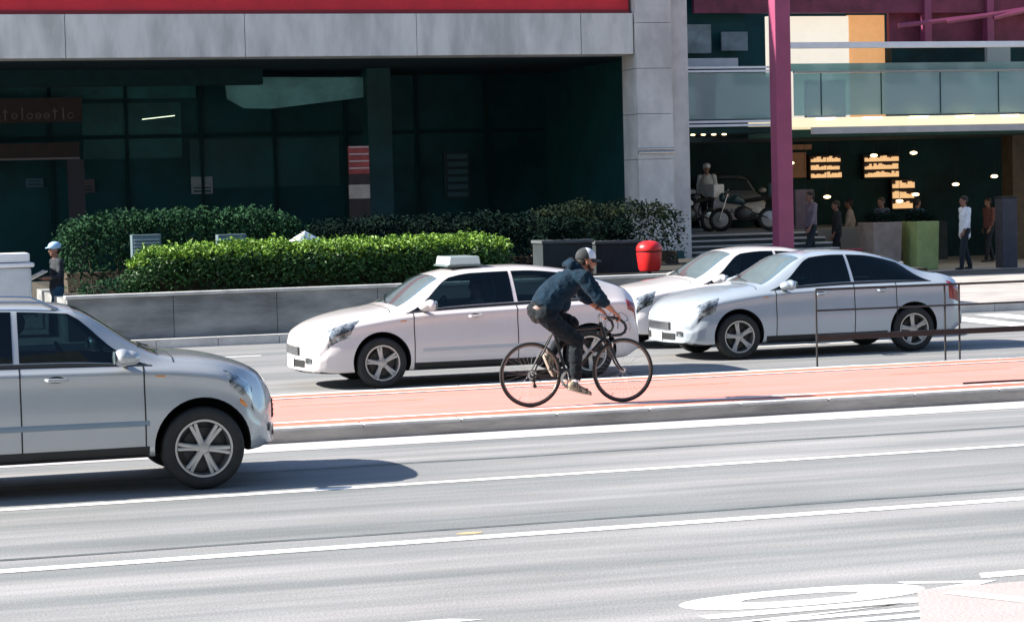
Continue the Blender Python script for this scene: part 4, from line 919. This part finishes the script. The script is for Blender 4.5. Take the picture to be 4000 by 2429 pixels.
# soft mulch and trailing growth at the wall's left end
hedge('small trailing ground plant spilling at the left end of the low wall', 3.95, 5.0, 37.0, 37.9, .78, 1.02, 1600, .06, M['leafd'], 31, name='shrub')
for i, (xx, y, w_, h, lab) in enumerate(((12.35, 38.9, .95, .66, 'dark concrete planter box right of the bright hedge'), (13.6, 39.6, .85, .60, 'dark concrete planter box just left of the red bin'))):
    t = thing('planter', lab, 'planter', (xx, y, .80), group='dark planter boxes behind the wall')
    mb = MB(); mb.box((0, 0, 0), (w_, .6, h-.06)); mb.build('box', mat('dark planter concrete', (.02, .03, .034), .85, var=.35, nscale=2), t, bevel=.012)
    mb = MB(); mb.box((-.025, -.025, h-.058), (w_+.025, .625, h)); mb.build('rim', mat('planter rim', (.08, .095, .1), .8, var=.2), t, bevel=.01)
    mb = leaves(0.05, w_-.05, .08, .52, h-.02, h+.34, 1300, .07, 40+i); mb.build('shrub', M['leafx'], t)
# pale slatted metal cabinets among the hedges
for x0, z0, h, lab in ((5.02, .8, .98, 'pale blue slatted metal cabinet between the hedges, left one'), (6.5, .8, .94, 'pale blue slatted metal cabinet between the hedges, right one')):
    t = thing('cabinet', lab, 'cabinet', (x0, 39.0, z0), group='slatted metal cabinets'); mb = MB(); mb.box((0, .02, 0), (.5, .3, h)); mb.build('case', mat('cabinet steel', (.10, .15, .17), .6), t, bevel=.01)
    mb = MB()
    for k in range(9): z = h*.42+k*h*.06; mb.box((.03, -.004, z), (.47, .018, z+.026))
    mb.build('slats', mat('cabinet slat', (.30, .40, .46), .5), t)
t = thing('parasol', 'small folded white parasol top poking above the bright hedge', 'parasol', (7.93, 38.8, .8))
mb = MB(); mb.tube([(0, 0, 0), (0, 0, .96)], .02, 8); mb.build('pole', M['steel'], t, smooth=True)
mb = MB(); mb.add([(0.06, 0, .97)]+[(.30*math.cos(a)*(1.1 if math.cos(a) > 0 else 1), .22*math.sin(a), .76+.05*math.cos(3*a)) for a in np.linspace(0, 2*math.pi, 17)[:-1]], [(0, i+1, (i+1) % 16+1) for i in range(16)]); mb.build('canopy', M['whitecloth'], t)
# litter bin
t = thing('litter_bin', 'round red litter bin on a short post in front of the concrete column', 'litter bin', (14.28, 38.6, .8))
mb = MB(); mb.lathe((0, 0, 0), [(.0, .06), (.17, .06), (.20, .10), (.225, .30), (.232, .40)], axis='Z', n=36); mb.build('bin_body', M['redbin'], t, smooth=True)
mb = MB(); mb.lathe((0, 0, 0), [(.232, .425), (.238, .44), (.232, .50), (.19, .565), (.10, .60), (0, .61)], axis='Z', n=36); ld = mb.build('lid', M['redbin'], t, smooth=True)
mb = MB(); mb.lathe((0, 0, 0), [(.215, .39), (.222, .43)], axis='Z', n=36); mb.build('opening_rim', M['black'], ld, smooth=True)
mb = MB(); mb.tube([(0, 0, -.0), (0, 0, .07)], .035, 12); mb.build('post', M['black'], t, smooth=True)
# people and cart at the left end of the wall
t = thing('vendor_cart', 'white vendor cart with a rounded white lid cut off by the left edge', 'cart', (2.55, 38.9, .14))
mb = MB(); mb.box((-.9, -.35, .35), (.72, .35, 1.16)); mb.build('cart_body', mat('cart panel', (.50, .55, .60), .5, var=.12, nscale=2), t, bevel=.05)
mb = MB(); mb.box((-.95, -.40, 1.165), (.77, .40, 1.24)); mb.box((-.90, -.36, 1.25), (.70, .36, 1.40)); mb.build('lid', M['white'], t, bevel=.03)
for s_ in (-1, 1):
    mb = MB(); mb.torus((.45*s_-.1, -.40, .24), .20, .03, n=32, k=8); mb.lathe((.45*s_-.1, -.40, .24), [(0, .01), (.18, .01), (.18, -.01), (0, -.01)], n=24); mb.build('wheel', M['rubber'], t, smooth=True)
mb = MB(); mb.tube([(.70, -.25, .95), (.98, -.25, 1.08), (.98, .25, 1.08), (.70, .25, .95)], .018, 8); mb.build('push_handle', M['steel'], t, smooth=True)
pedestrian('vendor in dark clothes and pale blue cap standing beside the white cart', (3.72, 39.0, .02), R(195), M['darkcloth'], M['navycloth'], hat=M['blue'], h=1.66, arm=1.0)
pedestrian('brown haired passer-by in dark clothes half hidden behind the white cart', (2.75, 41.0, .14), R(180), mat('brown jacket', (.07, .035, .03), .8, var=.3), M['darkcloth'], h=1.72)

# ------------------------------------------------------------------ guard rail on the far edge of the path
t = thing('guard_rail', 'long black guard rail on the far edge of the red path, right side', 'guard rail', (11.6, 25.50, 0.0)); ln = 9.0
for nm, z, r_ in (('top_rail', 1.09, .015), ('middle_rail', .83, .012)): mb = MB(); mb.tube([(0, 0, z), (ln, 0, z)], r_, 8); mb.build(nm, M['black'], t, smooth=True)
mb = MB(); mb.box((0, -.018, .46), (ln, .018, .53)); mb.build('bottom_rail', M['black'], t, bevel=.004)
for x in (0, 1.75, 1.95, 3.75, 3.95, 5.7, 7.4, ln): mb = MB(); mb.tube([(x, 0, 0), (x, 0, 1.09)], .013, 8); mb.build('post', M['black'], t, smooth=True)
cb = MB(); cb.tube([(11.9+i*.3, 22.33-.010*i+.02*math.sin(i*1.1), .163) for i in range(14)], .012, 6)  # thin black tube running along the path near the kerb
tag(cb.build('dark_line', M['black'], smooth=True), 'thin black line near the kerb at the right end of the red path', 'dark_line')

# ------------------------------------------------------------------ left building: concrete frame with a red band
A = thing('building', 'grey concrete office building with a red band and dark recessed ground floor', 'building', (0, 50, .14)); zf = .14
def part(nm, a, b_, m, par, bevel=0): mb = MB(); o = par.location if par.parent is None else par.parent.location; mb.box((a[0]-o.x, a[1]-o.y, a[2]-o.z), (b_[0]-o.x, b_[1]-o.y, b_[2]-o.z)); return mb.build(nm, m, par, bevel=bevel)
mb = MB(); x = -30.0
while x < 18.0: wd = min(3.9, 18.08-x); mb.box((x+.006, -.4, 5.44-zf), (x+wd-.006, .5, 6.38-zf)); x += wd
mb.build('beam', M['beam'], A, bevel=.012)
red = part('red_band', (-30, 49.75, 6.385), (18.02, 50.4, 7.25), M['red'], A); part('band_edge', (-30, 49.70, 6.385), (18.02, 49.748, 6.47), mat('dark red edge', (.22, .015, .02), .5), red)
mb = MB(); z = .0
for i, hgt in enumerate((.76, 1.05, 1.05, 1.05, 1.05, 1.05, 1.05, 1.5)): mb.box((18.10, -.52 if i else -.60, z+.004), (18.97, .5, z+hgt-.004)); z += hgt
mb.build('column', M['column'], A, bevel=.012); part('column_return', (18.975, 49.62, .14), (19.42, 50.5, 8.6), M['column'], A)
part('column_base', (18.02, 49.28, .14), (19.1, 49.395, .86), M['dark2'], A)
mb = MB(); mb.tube([(18.08, -.55, 3.02), (19.0, -.55, 3.02)], .03, 8); mb.tube([(18.08, -.55, 3.10), (19.0, -.55, 3.10)], .02, 8); mb.build('steel_band', M['steel'], A, smooth=True)
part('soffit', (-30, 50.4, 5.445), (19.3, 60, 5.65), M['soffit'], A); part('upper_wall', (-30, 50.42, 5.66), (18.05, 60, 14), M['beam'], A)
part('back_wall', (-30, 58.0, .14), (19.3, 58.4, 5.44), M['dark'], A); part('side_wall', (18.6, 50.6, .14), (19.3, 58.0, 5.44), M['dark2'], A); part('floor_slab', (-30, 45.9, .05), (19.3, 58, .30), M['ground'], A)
part('dropped_beam', (-30, 54.0, 5.05), (10.2, 54.4, 5.44), M['soffit'], A)
for i in range(13): mb = MB(); xx = -4+i*1.9; mb.box((xx-.04, 7.88, .0), (xx+.04, 7.99, 5.3)); mb.build('mullion', M['soffit'], A)
part('transom', (-6, 57.90, 3.90), (18.5, 57.99, 4.0), M['soffit'], A)
part('upper_panel', (-6, 57.955, 4.92), (9.2, 57.998, 5.40), M['teal'], A); part('wall_panel', (6.3, 57.955, 3.4), (8.8, 57.998, 4.8), mat('dim teal', (.004, .10, .10), .5, var=.4, nscale=1), A); part('wall_panel', (9.0, 57.955, 2.6), (12.9, 57.998, 3.85), mat('dim teal two', (.003, .08, .085), .5, var=.4, nscale=.8), A)
part('inner_pillar', (12.9, 54.6, .3), (13.5, 55.2, 5.44), M['dark2'], A)
mb = MB(); mb.poly([(9.45, 5.28), (13.05, 5.24), (13.0, 4.76), (10.6, 4.50), (9.9, 4.52), (9.5, 4.75)], 55.0-50, 55.12-50, plane='XZ'); mb.v = [(x, y, z-zf) for x, y, z in mb.v]; mb.build('hanging_panel', M['tealglow'], A)
mb = MB(); mb.tube([(7.55, 6, 4.32-zf), (8.35, 6, 4.40-zf)], .012, 6); mb.build('ceiling_lamp', mat('tube lamp', (.6, .6, .5), .4, emit=(.8, 1, .7), est=.6), A)
dr = part('louvre_door', (15.70, 57.90, 2.15), (16.42, 57.97, 3.42), mat('door frame teal', (.01, .04, .045), .5), A); mb = MB()
for k in range(6): mb.box((15.80, 7.86, 2.22-zf+k*.20), (16.34, 7.895, 2.34-zf+k*.20))
mb.build('louvre', mat('teal louvre', (.05, .13, .15), .5), dr)
sg = thing('shop_sign', 'long dark brown sign board with faint grey lettering under the left ceiling', 'sign', (2.0, 56.5, 4.30)); mb = MB(); mb.box((-1, 0, 0), (4.15, .1, .60)); mb.build('board', M['brown'], sg)
# the lettering itself is a smear in the photograph: a row of letter sized strokes in its colour and height
seq = iter('leoetleeotelleoeteloeetloeeltoeleteoetl'); mb = MB(); x = -.9
while x < 3.9:
    k = next(seq); w_ = .15
    if k in 'oe':
        mb.torus((x+.09, -.012, .16), .065, .014, n=20, k=6)
        if k == 'e': mb.box((x+.03, -.018, .152), (x+.15, -.004, .170))
    elif k == 'n': mb.box((x, -.02, .07), (x+.035, -.002, .27)); mb.box((x+.13, -.02, .07), (x+.165, -.002, .22)); mb.box((x+.036, -.02, .235), (x+.129, -.002, .27))
    elif k == 't': mb.box((x+.06, -.02, .07), (x+.095, -.002, .34)); mb.box((x+.02, -.019, .25), (x+.15, -.003, .28))
    else: mb.box((x+.06, -.02, .07), (x+.095, -.002, .27 if k == 'i' else .36)); w_ = .11
    x += w_+.055
mb.build('lettering', M['signtext'], sg)
sg = thing('fascia', 'plain dark brown fascia board above the left shop entrance', 'fascia board', (2.0, 56.5, 3.44)); mb = MB(); mb.box((-1, 0, 0), (4.05, .12, .36)); mb.build('board', M['brown'], sg); mb = MB(); mb.box((-1, -.03, -.05), (4.05, .09, -.004)); mb.build('metal_strip', mat('dull strip', (.20, .17, .17), .5), sg)
part('shop_jamb', (5.75, 56.45, .3), (6.15, 56.6, 3.38), mat('mauve jamb', (.05, .045, .055), .7), A)
for nm, lab, cat, a, b_, m in (('notice', 'white notice sheet on the dark back wall, under the ceiling lamp', 'notice', (9.0, 57.9, 2.46), (9.55, 57.94, 2.90), mat('paper', (.30, .34, .36), .8, var=.2, nscale=8)),
        ('notice', 'pinkish grey notice beside the left shop entrance', 'notice', (6.05, 57.9, 2.56), (6.55, 57.94, 2.90), mat('pinkish paper', (.13, .10, .10), .8)),
        ('notice', 'small bluish notice inside the left shop entrance', 'notice', (4.85, 57.9, 2.73), (5.28, 57.94, 2.95), mat('bluish paper', (.06, .13, .16), .8))):
    t = thing(nm, lab, cat, (a[0], a[1], a[2])); mb = MB(); mb.box((0, 0, 0), (b_[0]-a[0], .04, b_[2]-a[2])); mb.build('sheet', m, t); mb = MB(); mb.box((.05, -.006, .05), (b_[0]-a[0]-.05, -.001, .09)); mb.box((.05, -.006, .14), (b_[0]-a[0]-.05, -.001, .17)); mb.build('printing', M['dark2'], t)
t = thing('totem', 'narrow dull red and beige totem board standing behind the low hedge', 'totem sign', (11.72, 50.6, .14)); 
mb = MB(); mb.box((-.24, 0, 2.68), (.24, .10, 3.32)); mb.build('red_board', M['totem'], t, bevel=.01)
mb = MB(); [mb.box((-.23, -.008, 2.80+k*.16), (.23, -.001, 2.83+k*.16)) for k in range(4)]; mb.build('stripes', mat('pale stripe', (.5, .38, .34), .6), t)
mb = MB(); mb.box((-.24, 0, 2.12), (.24, .10, 2.44)); mb.build('beige_board', M['beige'], t, bevel=.01); mb = MB(); mb.box((-.24, .01, 1.0), (.24, .09, 2.115)); mb.box((-.24, .01, 2.445), (.24, .09, 2.675)); mb.box((-.2, .02, 0), (.2, .08, 1.0)); mb.build('panel', M['brown'], t)

# ------------------------------------------------------------------ side street between the buildings
struct('side_street', MB().box((19.45, 52.7, 0), (25.9, 65.9, 1.18)), M['ground'])
st = thing('steps', 'pale stone steps with dark risers rising left of the burgundy post', 'steps', (19.2, 49.2, .14))
for k in range(8): mb = MB(); mb.box((.25, k*.42, 0), (4.6, 3.47, .125*(k+1)-.04)); mb.build('riser', M['riser'], st); mb = MB(); mb.box((.22, k*.42-.03, .125*(k+1)-.037), (4.6, k*.42+.44, .125*(k+1))); mb.build('tread', M['step'], st, bevel=.008)
mb = MB(); mb.tube([(.3, -.05, .55), (4.4, -.05, .62)], .02, 8); mb.tube([(.3, -.05, .0), (.3, -.05, .56)], .02, 8); mb.tube([(4.3, -.05, .0), (4.3, -.05, .62)], .02, 8); mb.build('red_handrail', mat('red rail', (.35, .03, .07), .5), st, smooth=True)
def motorbike(label, loc, rz, m):
    t = thing('motorcycle', label, 'motorcycle', loc, rz, 'motorcycles parked above the steps')
    for x in (-.62, .62):
        mb = MB(); mb.torus((x, 0, .30), .25, .05, n=32, k=8); w_ = mb.build('wheel', M['rubber'], t, smooth=True); mb = MB(); mb.lathe((x, 0, .30), [(0, -.03), (.20, -.012), (.20, .012), (0, .03)], n=20); mb.build('rim', M['alloy'], w_)
    mb = MB(); mb.limb([(.02, 0, .74), (.22, 0, .80), (.42, 0, .78)], [(.08, .10), (.13, .14), (.08, .10)], 14); mb.build('tank', m, t, remesh=.02)
    mb = MB(); mb.limb([(-.62, 0, .84), (-.35, 0, .80), (0, 0, .76)], [(.05, .11), (.06, .13), (.05, .09)], 12); mb.build('seat', M['black'], t, smooth=True)
    mb = MB(); mb.ball((.05, 0, .45), (.24, .16, .19)); mb.tube([(-.6, 0, .32), (-.1, 0, .5), (.1, 0, .7)], .03, 8); mb.tube([(-.55, -.12, .35), (.0, -.14, .30), (.3, -.12, .5)], .04, 8); mb.build('engine', mat('engine metal', (.08, .085, .09), .4, metal=.7), t, smooth=True)
    mb = MB(); [mb.tube([(.64, s_*.07, .30), (.42, s_*.07, .95)], .022, 8) for s_ in (1, -1)]; mb.tube([(.36, -.34, 1.05), (.44, 0, .96), (.36, .34, 1.05)], .014, 8); mb.build('fork', M['steel'], t, smooth=True)
    mb = MB(); mb.ball((.56, 0, .86), (.10, .12, .12)); mb.build('headlamp', m, t, smooth=True); mb = MB(); mb.box((-.98, -.19, .86), (-.62, .19, 1.20)); mb.build('top_box', m, t, bevel=.04)
motorbike('white motorcycle with a top box parked nearest the column', (20.9, 53.4, 1.18), R(200), M['whitecloth']); motorbike('dark motorcycle parked right of the white one', (22.2, 53.0, 1.18), R(150), mat('dark teal paint', (.02, .06, .07), .3, coat=.5))
t = thing('poster_stand', 'upright stand with pinkish white and tan posters beside the concrete column', 'poster stand', (20.95, 54.6, 1.18)); mb = MB(); mb.box((-.30, 0, .85), (.30, .06, 2.25)); mb.build('board', mat('poster pale', (.50, .50, .52), .7, var=.2, nscale=4), t)
for k, (z0, z1, c) in enumerate(((2.02, 2.2, (.45, .2, .2)), (1.62, 1.88, (.5, .36, .26)), (1.22, 1.56, (.72, .64, .58)), (.88, 1.14, (.6, .6, .54)))): mb = MB(); mb.box((-.27, -.012, z0), (.27, -.002, z1)); mb.build('poster', mat('poster %d' % k, c, .7, var=.15, nscale=6), t)
mb = MB(); mb.tube([(-.25, .03, 0), (-.25, .03, .9)], .02, 6); mb.tube([(.25, .03, 0), (.25, .03, .9)], .02, 6); mb.build('legs', M['black'], t)
pedestrian('man in a grey white shirt standing between the motorcycles', (21.75, 54.4, 1.18), R(240), M['whitecloth'], M['darkcloth'], hat=M['whitecloth'], h=1.72)
wc, sh, patch = car('hatchback', 'small white car facing the road in the side street, half behind the burgundy post', dict(TAXI), M['whitecar'], (24.35, 60.6, 1.18), R(-103))
B0 = thing('building', 'dark recessed shop building at the head of the side street', 'building', (22, 66, .14))
part('back_wall', (19.3, 66, .14), (34, 66.4, 9.5), M['shop'], B0); part('shop_panel', (23.0, 65.9, 3.45), (24.9, 65.99, 3.85), mat('green shop sign', (.01, .12, .06), .5, var=.3), B0); part('shutter', (23.4, 65.9, 1.2), (25.6, 65.99, 3.1), M['shop2'], B0)

# ------------------------------------------------------------------ balcony bridge, burgundy post, shopping arcade
br = thing('balcony', 'glass fronted balcony between the concrete column and the burgundy post', 'balcony', (19.45, 50.5, 0))
def bx(par, nm, a, b_, m, bevel=0): mb = MB(); mb.box(a, b_); return mb.build(nm, m, par, bevel=bevel)
bx(br, 'glass_panel', (0, 0, 3.93), (2.7, .03, 5.03), M['bglass'])
for z0 in (5.13, 5.045): bx(br, 'hand_rail', (-.25, -.05, z0), (2.8, .05, z0+.05), M['white'])
for z0 in (3.84, 3.75): bx(br, 'edge_profile', (-.25, -.06, z0), (2.8, .06, z0+.055), M['white'])
bx(br, 'deck', (-.1, .07, 3.60), (2.8, 4.5, 3.74), M['shop']); bx(br, 'inner_board', (-.05, .5, 3.9), (2.7, .56, 4.95), mat('teal grey board', (.20, .30, .30), .6, var=.2, nscale=1)); bx(br, 'white_ledge', (.3, 1.2, 5.24), (2.1, 1.5, 5.45), M['pinkwhite'])
for k in range(5): mb = MB(); mb.ball((.35+k*.27, .55, 3.72-.14), (.06, .06, .02), n=12, k=6); mb.build('downlight', M['lamp'], br, smooth=True)
bx(br, 'back_wall', (0, 6.2, 3.8), (4.4, 6.4, 8.5), M['dark']); bx(br, 'pale_blind', (1.9, 5.9, 5.86), (3.3, 5.96, 6.62), mat('pale blind', (.26, .30, .31), .7, var=.35, nscale=2)); bx(br, 'pale_blind', (3.6, 5.9, 5.92), (4.35, 5.96, 6.42), mat('pale blind two', (.22, .26, .28), .7, var=.35, nscale=2))
pp = thing('post', 'tall square burgundy steel post standing on the far pavement', 'post', (21.13, 48.2, .14)); bx(pp, 'shaft', (-.19, -.19, 0), (.19, .19, 9), M['magenta'], .02); bx(pp, 'base_plate', (-.28, -.28, 0), (.28, .28, .06), M['magenta2'])
bx(pp, 'bracket', (.191, -.1, 7.0), (2.2, .1, 7.25), M['magenta'])
C = thing('shopping_arcade', 'shopping arcade with lit cream canopy, glass balcony and burgundy upper storey', 'building', (22.6, 50.5, .14)); zb = -.14
W2 = 18
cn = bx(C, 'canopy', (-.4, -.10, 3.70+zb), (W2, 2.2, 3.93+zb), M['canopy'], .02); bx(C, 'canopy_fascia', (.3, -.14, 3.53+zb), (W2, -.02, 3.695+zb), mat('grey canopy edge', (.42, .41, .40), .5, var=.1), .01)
for k in range(6): mb = MB(); mb.tube([(.4+k*1.25, -.13, 3.90+zb), (.4+k*1.25+.5, -.13, 3.905+zb)], .02, 8); mb.build('strip_lamp', M['lamp'], cn)
gb = bx(C, 'glass_balustrade', (-.1, .02, 3.98+zb), (W2, .05, 5.0+zb), M['bglass']); bx(gb, 'top_rail', (-.1, 0, 5.005+zb), (W2, .07, 5.05+zb), M['steel']); bx(gb, 'top_glass', (-.1, .3, 5.06+zb), (W2, .33, 5.25+zb), M['bglass'])
for k in range(9): bx(gb, 'glass_joint', (1.6*k+.6, .0, 3.98+zb), (1.6*k+.62, .019, 5.0+zb), M['soffit'])
bx(C, 'white_beam', (-.5, -.1, 5.60+zb), (W2, .15, 5.74+zb), M['white'], .01)
bx(C, 'upper_floor', (-.4, 2.21, 3.7+zb), (W2, 8, 3.9+zb), M['shop']); bx(C, 'upper_wall', (3.5, 6.5, 3.95+zb), (W2, 6.7, 6.0+zb), mat('grey green upper wall', (.16, .22, .22), .6, var=.5, nscale=.8))
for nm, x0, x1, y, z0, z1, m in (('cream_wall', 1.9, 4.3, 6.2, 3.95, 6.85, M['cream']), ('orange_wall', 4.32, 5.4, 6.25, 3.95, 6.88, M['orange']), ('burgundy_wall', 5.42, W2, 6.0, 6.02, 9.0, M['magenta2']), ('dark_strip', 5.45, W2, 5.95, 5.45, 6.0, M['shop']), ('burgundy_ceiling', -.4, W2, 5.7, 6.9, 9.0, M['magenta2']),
        ('grey_pillar', 7.8, 8.5, 4.9, 3.95, 6.0, mat('grey pillar', (.33, .35, .34), .7)), ('curtain', 6.65, 7.05, 3.5, 3.95, 5.1, mat('pale curtain', (.5, .52, .48), .8, var=.2, nscale=5)), ('pale_partition', 1.8, 2.9, 3.5, 3.95, 5.0, M['white'])):
    bx(C, nm, (x0, y, z0+zb), (x1, y+.15, z1+zb), m)
for k in range(3): mb = MB(); mb.tube([(5.2+k*1.4, 5.0-k*.05, 6.5+zb+.1*k), (12, 4.9-k*.05, 7.2+zb+.15*k)], [(.07, .05), (.07, .05)], 6); mb.build('burgundy_strut', M['magenta'], C)
for k in range(3): bx(C, 'burgundy_mullion', (6.3+k*1.9, 5.6, 6.02+zb), (6.5+k*1.9, 5.9, 7.5+zb), M['magenta'])
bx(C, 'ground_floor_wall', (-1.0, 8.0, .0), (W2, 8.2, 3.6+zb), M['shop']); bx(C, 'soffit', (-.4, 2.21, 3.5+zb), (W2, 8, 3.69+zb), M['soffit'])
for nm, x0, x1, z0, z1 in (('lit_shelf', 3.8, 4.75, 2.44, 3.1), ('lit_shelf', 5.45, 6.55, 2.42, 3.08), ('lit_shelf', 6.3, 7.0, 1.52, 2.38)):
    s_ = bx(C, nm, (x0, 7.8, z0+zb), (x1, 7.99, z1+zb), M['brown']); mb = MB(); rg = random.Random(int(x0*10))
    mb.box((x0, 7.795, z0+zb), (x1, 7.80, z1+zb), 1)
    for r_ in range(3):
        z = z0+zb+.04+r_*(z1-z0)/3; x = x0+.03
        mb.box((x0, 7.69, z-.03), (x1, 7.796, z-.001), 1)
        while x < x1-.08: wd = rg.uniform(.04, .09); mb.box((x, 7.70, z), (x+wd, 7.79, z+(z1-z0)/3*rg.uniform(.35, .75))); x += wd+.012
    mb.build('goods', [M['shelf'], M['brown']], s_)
for k, (x_, z_, y_) in enumerate(((3.2, 2.05, 6.8), (3.9, 1.95, 6.9), (5.9, 1.78, 6.5), (6.6, 1.95, 6.9), (4.9, 3.05, 6.0), (6.2, 3.1, 6.2), (7.9, 2.2, 7.0), (2.6, 2.9, 6.4), (8.9, 2.4, 6.6))):
    mb = MB(); mb.ball((x_, y_, z_+zb), (.10, .10, .045), n=16, k=8); lp = mb.build('pendant_lamp', M['lamp'], C, smooth=True); mb = MB(); mb.tube([(x_, y_, z_+zb+.04), (x_, y_, 3.5+zb)], .006, 5); mb.build('cord', M['black'], lp)
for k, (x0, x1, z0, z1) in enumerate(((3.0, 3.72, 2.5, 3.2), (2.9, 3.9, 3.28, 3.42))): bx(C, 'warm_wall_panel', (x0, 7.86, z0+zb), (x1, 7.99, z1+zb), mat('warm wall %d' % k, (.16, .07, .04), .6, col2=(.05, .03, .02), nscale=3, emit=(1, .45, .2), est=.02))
bx(C, 'counter', (3.4, 6.2, 0), (7.2, 6.8, 1.05), mat('counter front', (.035, .05, .055), .6, var=.4, nscale=2))
for x0 in (8.3, 11.5, 15): bx(C, 'brown_pillar', (x0, 4.5, 0), (x0+.6, 5.1, 3.5+zb), M['shop2'])
bx(C, 'mauve_panel', (1.0, 2.5, .5), (1.5, 2.6, 2.05), mat('mauve panel', (.12, .09, .12), .7, var=.2))
pl = [('planter', 'square taupe planter at the arcade entrance', (25.05, 51.2, .14), .86, M['greytaupe']), ('planter', 'square lime green planter beside the taupe one', (26.0, 50.9, .14), .66, M['lime'])]
for nm, lab, loc, w_, m in pl:
    t = thing(nm, lab, 'planter', loc, group='square planters at the arcade entrance'); mb = MB(); h = w_*.5
    mb.add([(-h*.86, -.4, .0), (h*.86, -.4, .0), (h*.86, .4, 0), (-h*.86, .4, 0), (-h*.92, -.45, 1.2), (h*.92, -.45, 1.2), (h*.92, .45, 1.2), (-h*.92, .45, 1.2)], [(0, 1, 5, 4), (1, 2, 6, 5), (2, 3, 7, 6), (3, 0, 4, 7), (4, 5, 6, 7), (3, 2, 1, 0)]); mb.build('tub', m, t, bevel=.03)
    mb = leaves(-h*.85, h*.85, -.36, .36, 1.16, 1.42, 700, .08, int(w_*100)); mb.build('shrub', M['leafx'], t)
G1 = 'people in front of the shopping arcade'
pedestrian('tall pedestrian in a white shirt and black trousers before the dark arcade', (26.75, 50.0, .14), R(180), M['whitecloth'], M['darkcloth'], h=1.80, stride=.16, group=G1, long=True)
pedestrian('pedestrian in a dark navy jacket behind the lime green planter', (25.8, 52.6, .14), R(200), mat('navy jacket', (.05, .07, .11), .8, var=.3), M['darkcloth'], h=1.80, group=G1)
pedestrian('pedestrian in mauve grey clothes right of the burgundy post', (23.2, 51.2, .3), R(180), mat('mauve cloth', (.20, .15, .18), .8, var=.25), M['darkcloth'], h=1.85, group=G1)
pedestrian('pedestrian in black standing left of the taupe planter', (24.35, 52.2, .14), R(170), M['darkcloth'], M['darkcloth'], h=1.75, group=G1)
pedestrian('customer in a pale taupe top standing inside, left of the planters', (25.75, 54.4, .14), R(150), M['greytaupe'], M['darkcloth'], h=1.76, group=G1)
pedestrian('customer in a muted blue top standing inside the arcade by the counter', (27.3, 53.6, .14), R(20), M['navycloth'], M['darkcloth'], h=1.74, group=G1)
pedestrian('customer in a rust coloured top at the back of the arcade', (29.6, 54.0, .14), R(190), mat('rust top', (.16, .06, .05), .8, var=.2), M['darkcloth'], h=1.70, group=G1)
t = thing('bollard', 'dark square bollard at the right edge before the arcade', 'bollard', (28.0, 50.2, .14)); bx(t, 'shaft', (-.2, -.2, 0), (.2, .2, 1.72), mat('slate bollard', (.05, .05, .065), .7, var=.2), .02); bx(t, 'cap', (-.22, -.22, 1.722), (.22, .22, 1.76), M['black'], .01)
struct('dark_paving_strip', MB().box((22, 47.2, .12), (40, 49.4, .152)), mat('dark paving', (.05, .06, .065), .8, var=.2))

# buildings across the road, behind the photographer: they close the street and shade its sky
for k, (x0, x1, h) in enumerate(((-55, -22, 22), (-21, 8, 30), (9, 40, 24), (41, 80, 34))):
    t = thing('building', ['pale grey', 'mid grey', 'slate', 'dark grey'][k]+' office block across the street behind the camera', 'building', (x0, -14, .14)); mb = MB(); mb.box((0, -12, 0), (x1-x0, 0, h)); mb.build('wall', mat('block wall %d' % k, [(.26, .29, .30), (.22, .26, .28), (.16, .19, .21), (.15, .16, .18)][k], .85, var=.15), t)
    mb = MB()
    for fl in range(1, int(h/3.4)):
        for i in range(int((x1-x0)/3)): mb.box((.6+i*3, .005, fl*3.4+.8), (2.5+i*3, .05, fl*3.4+2.5))
    w_ = mb.build('window_band', M['rearglass'], t)
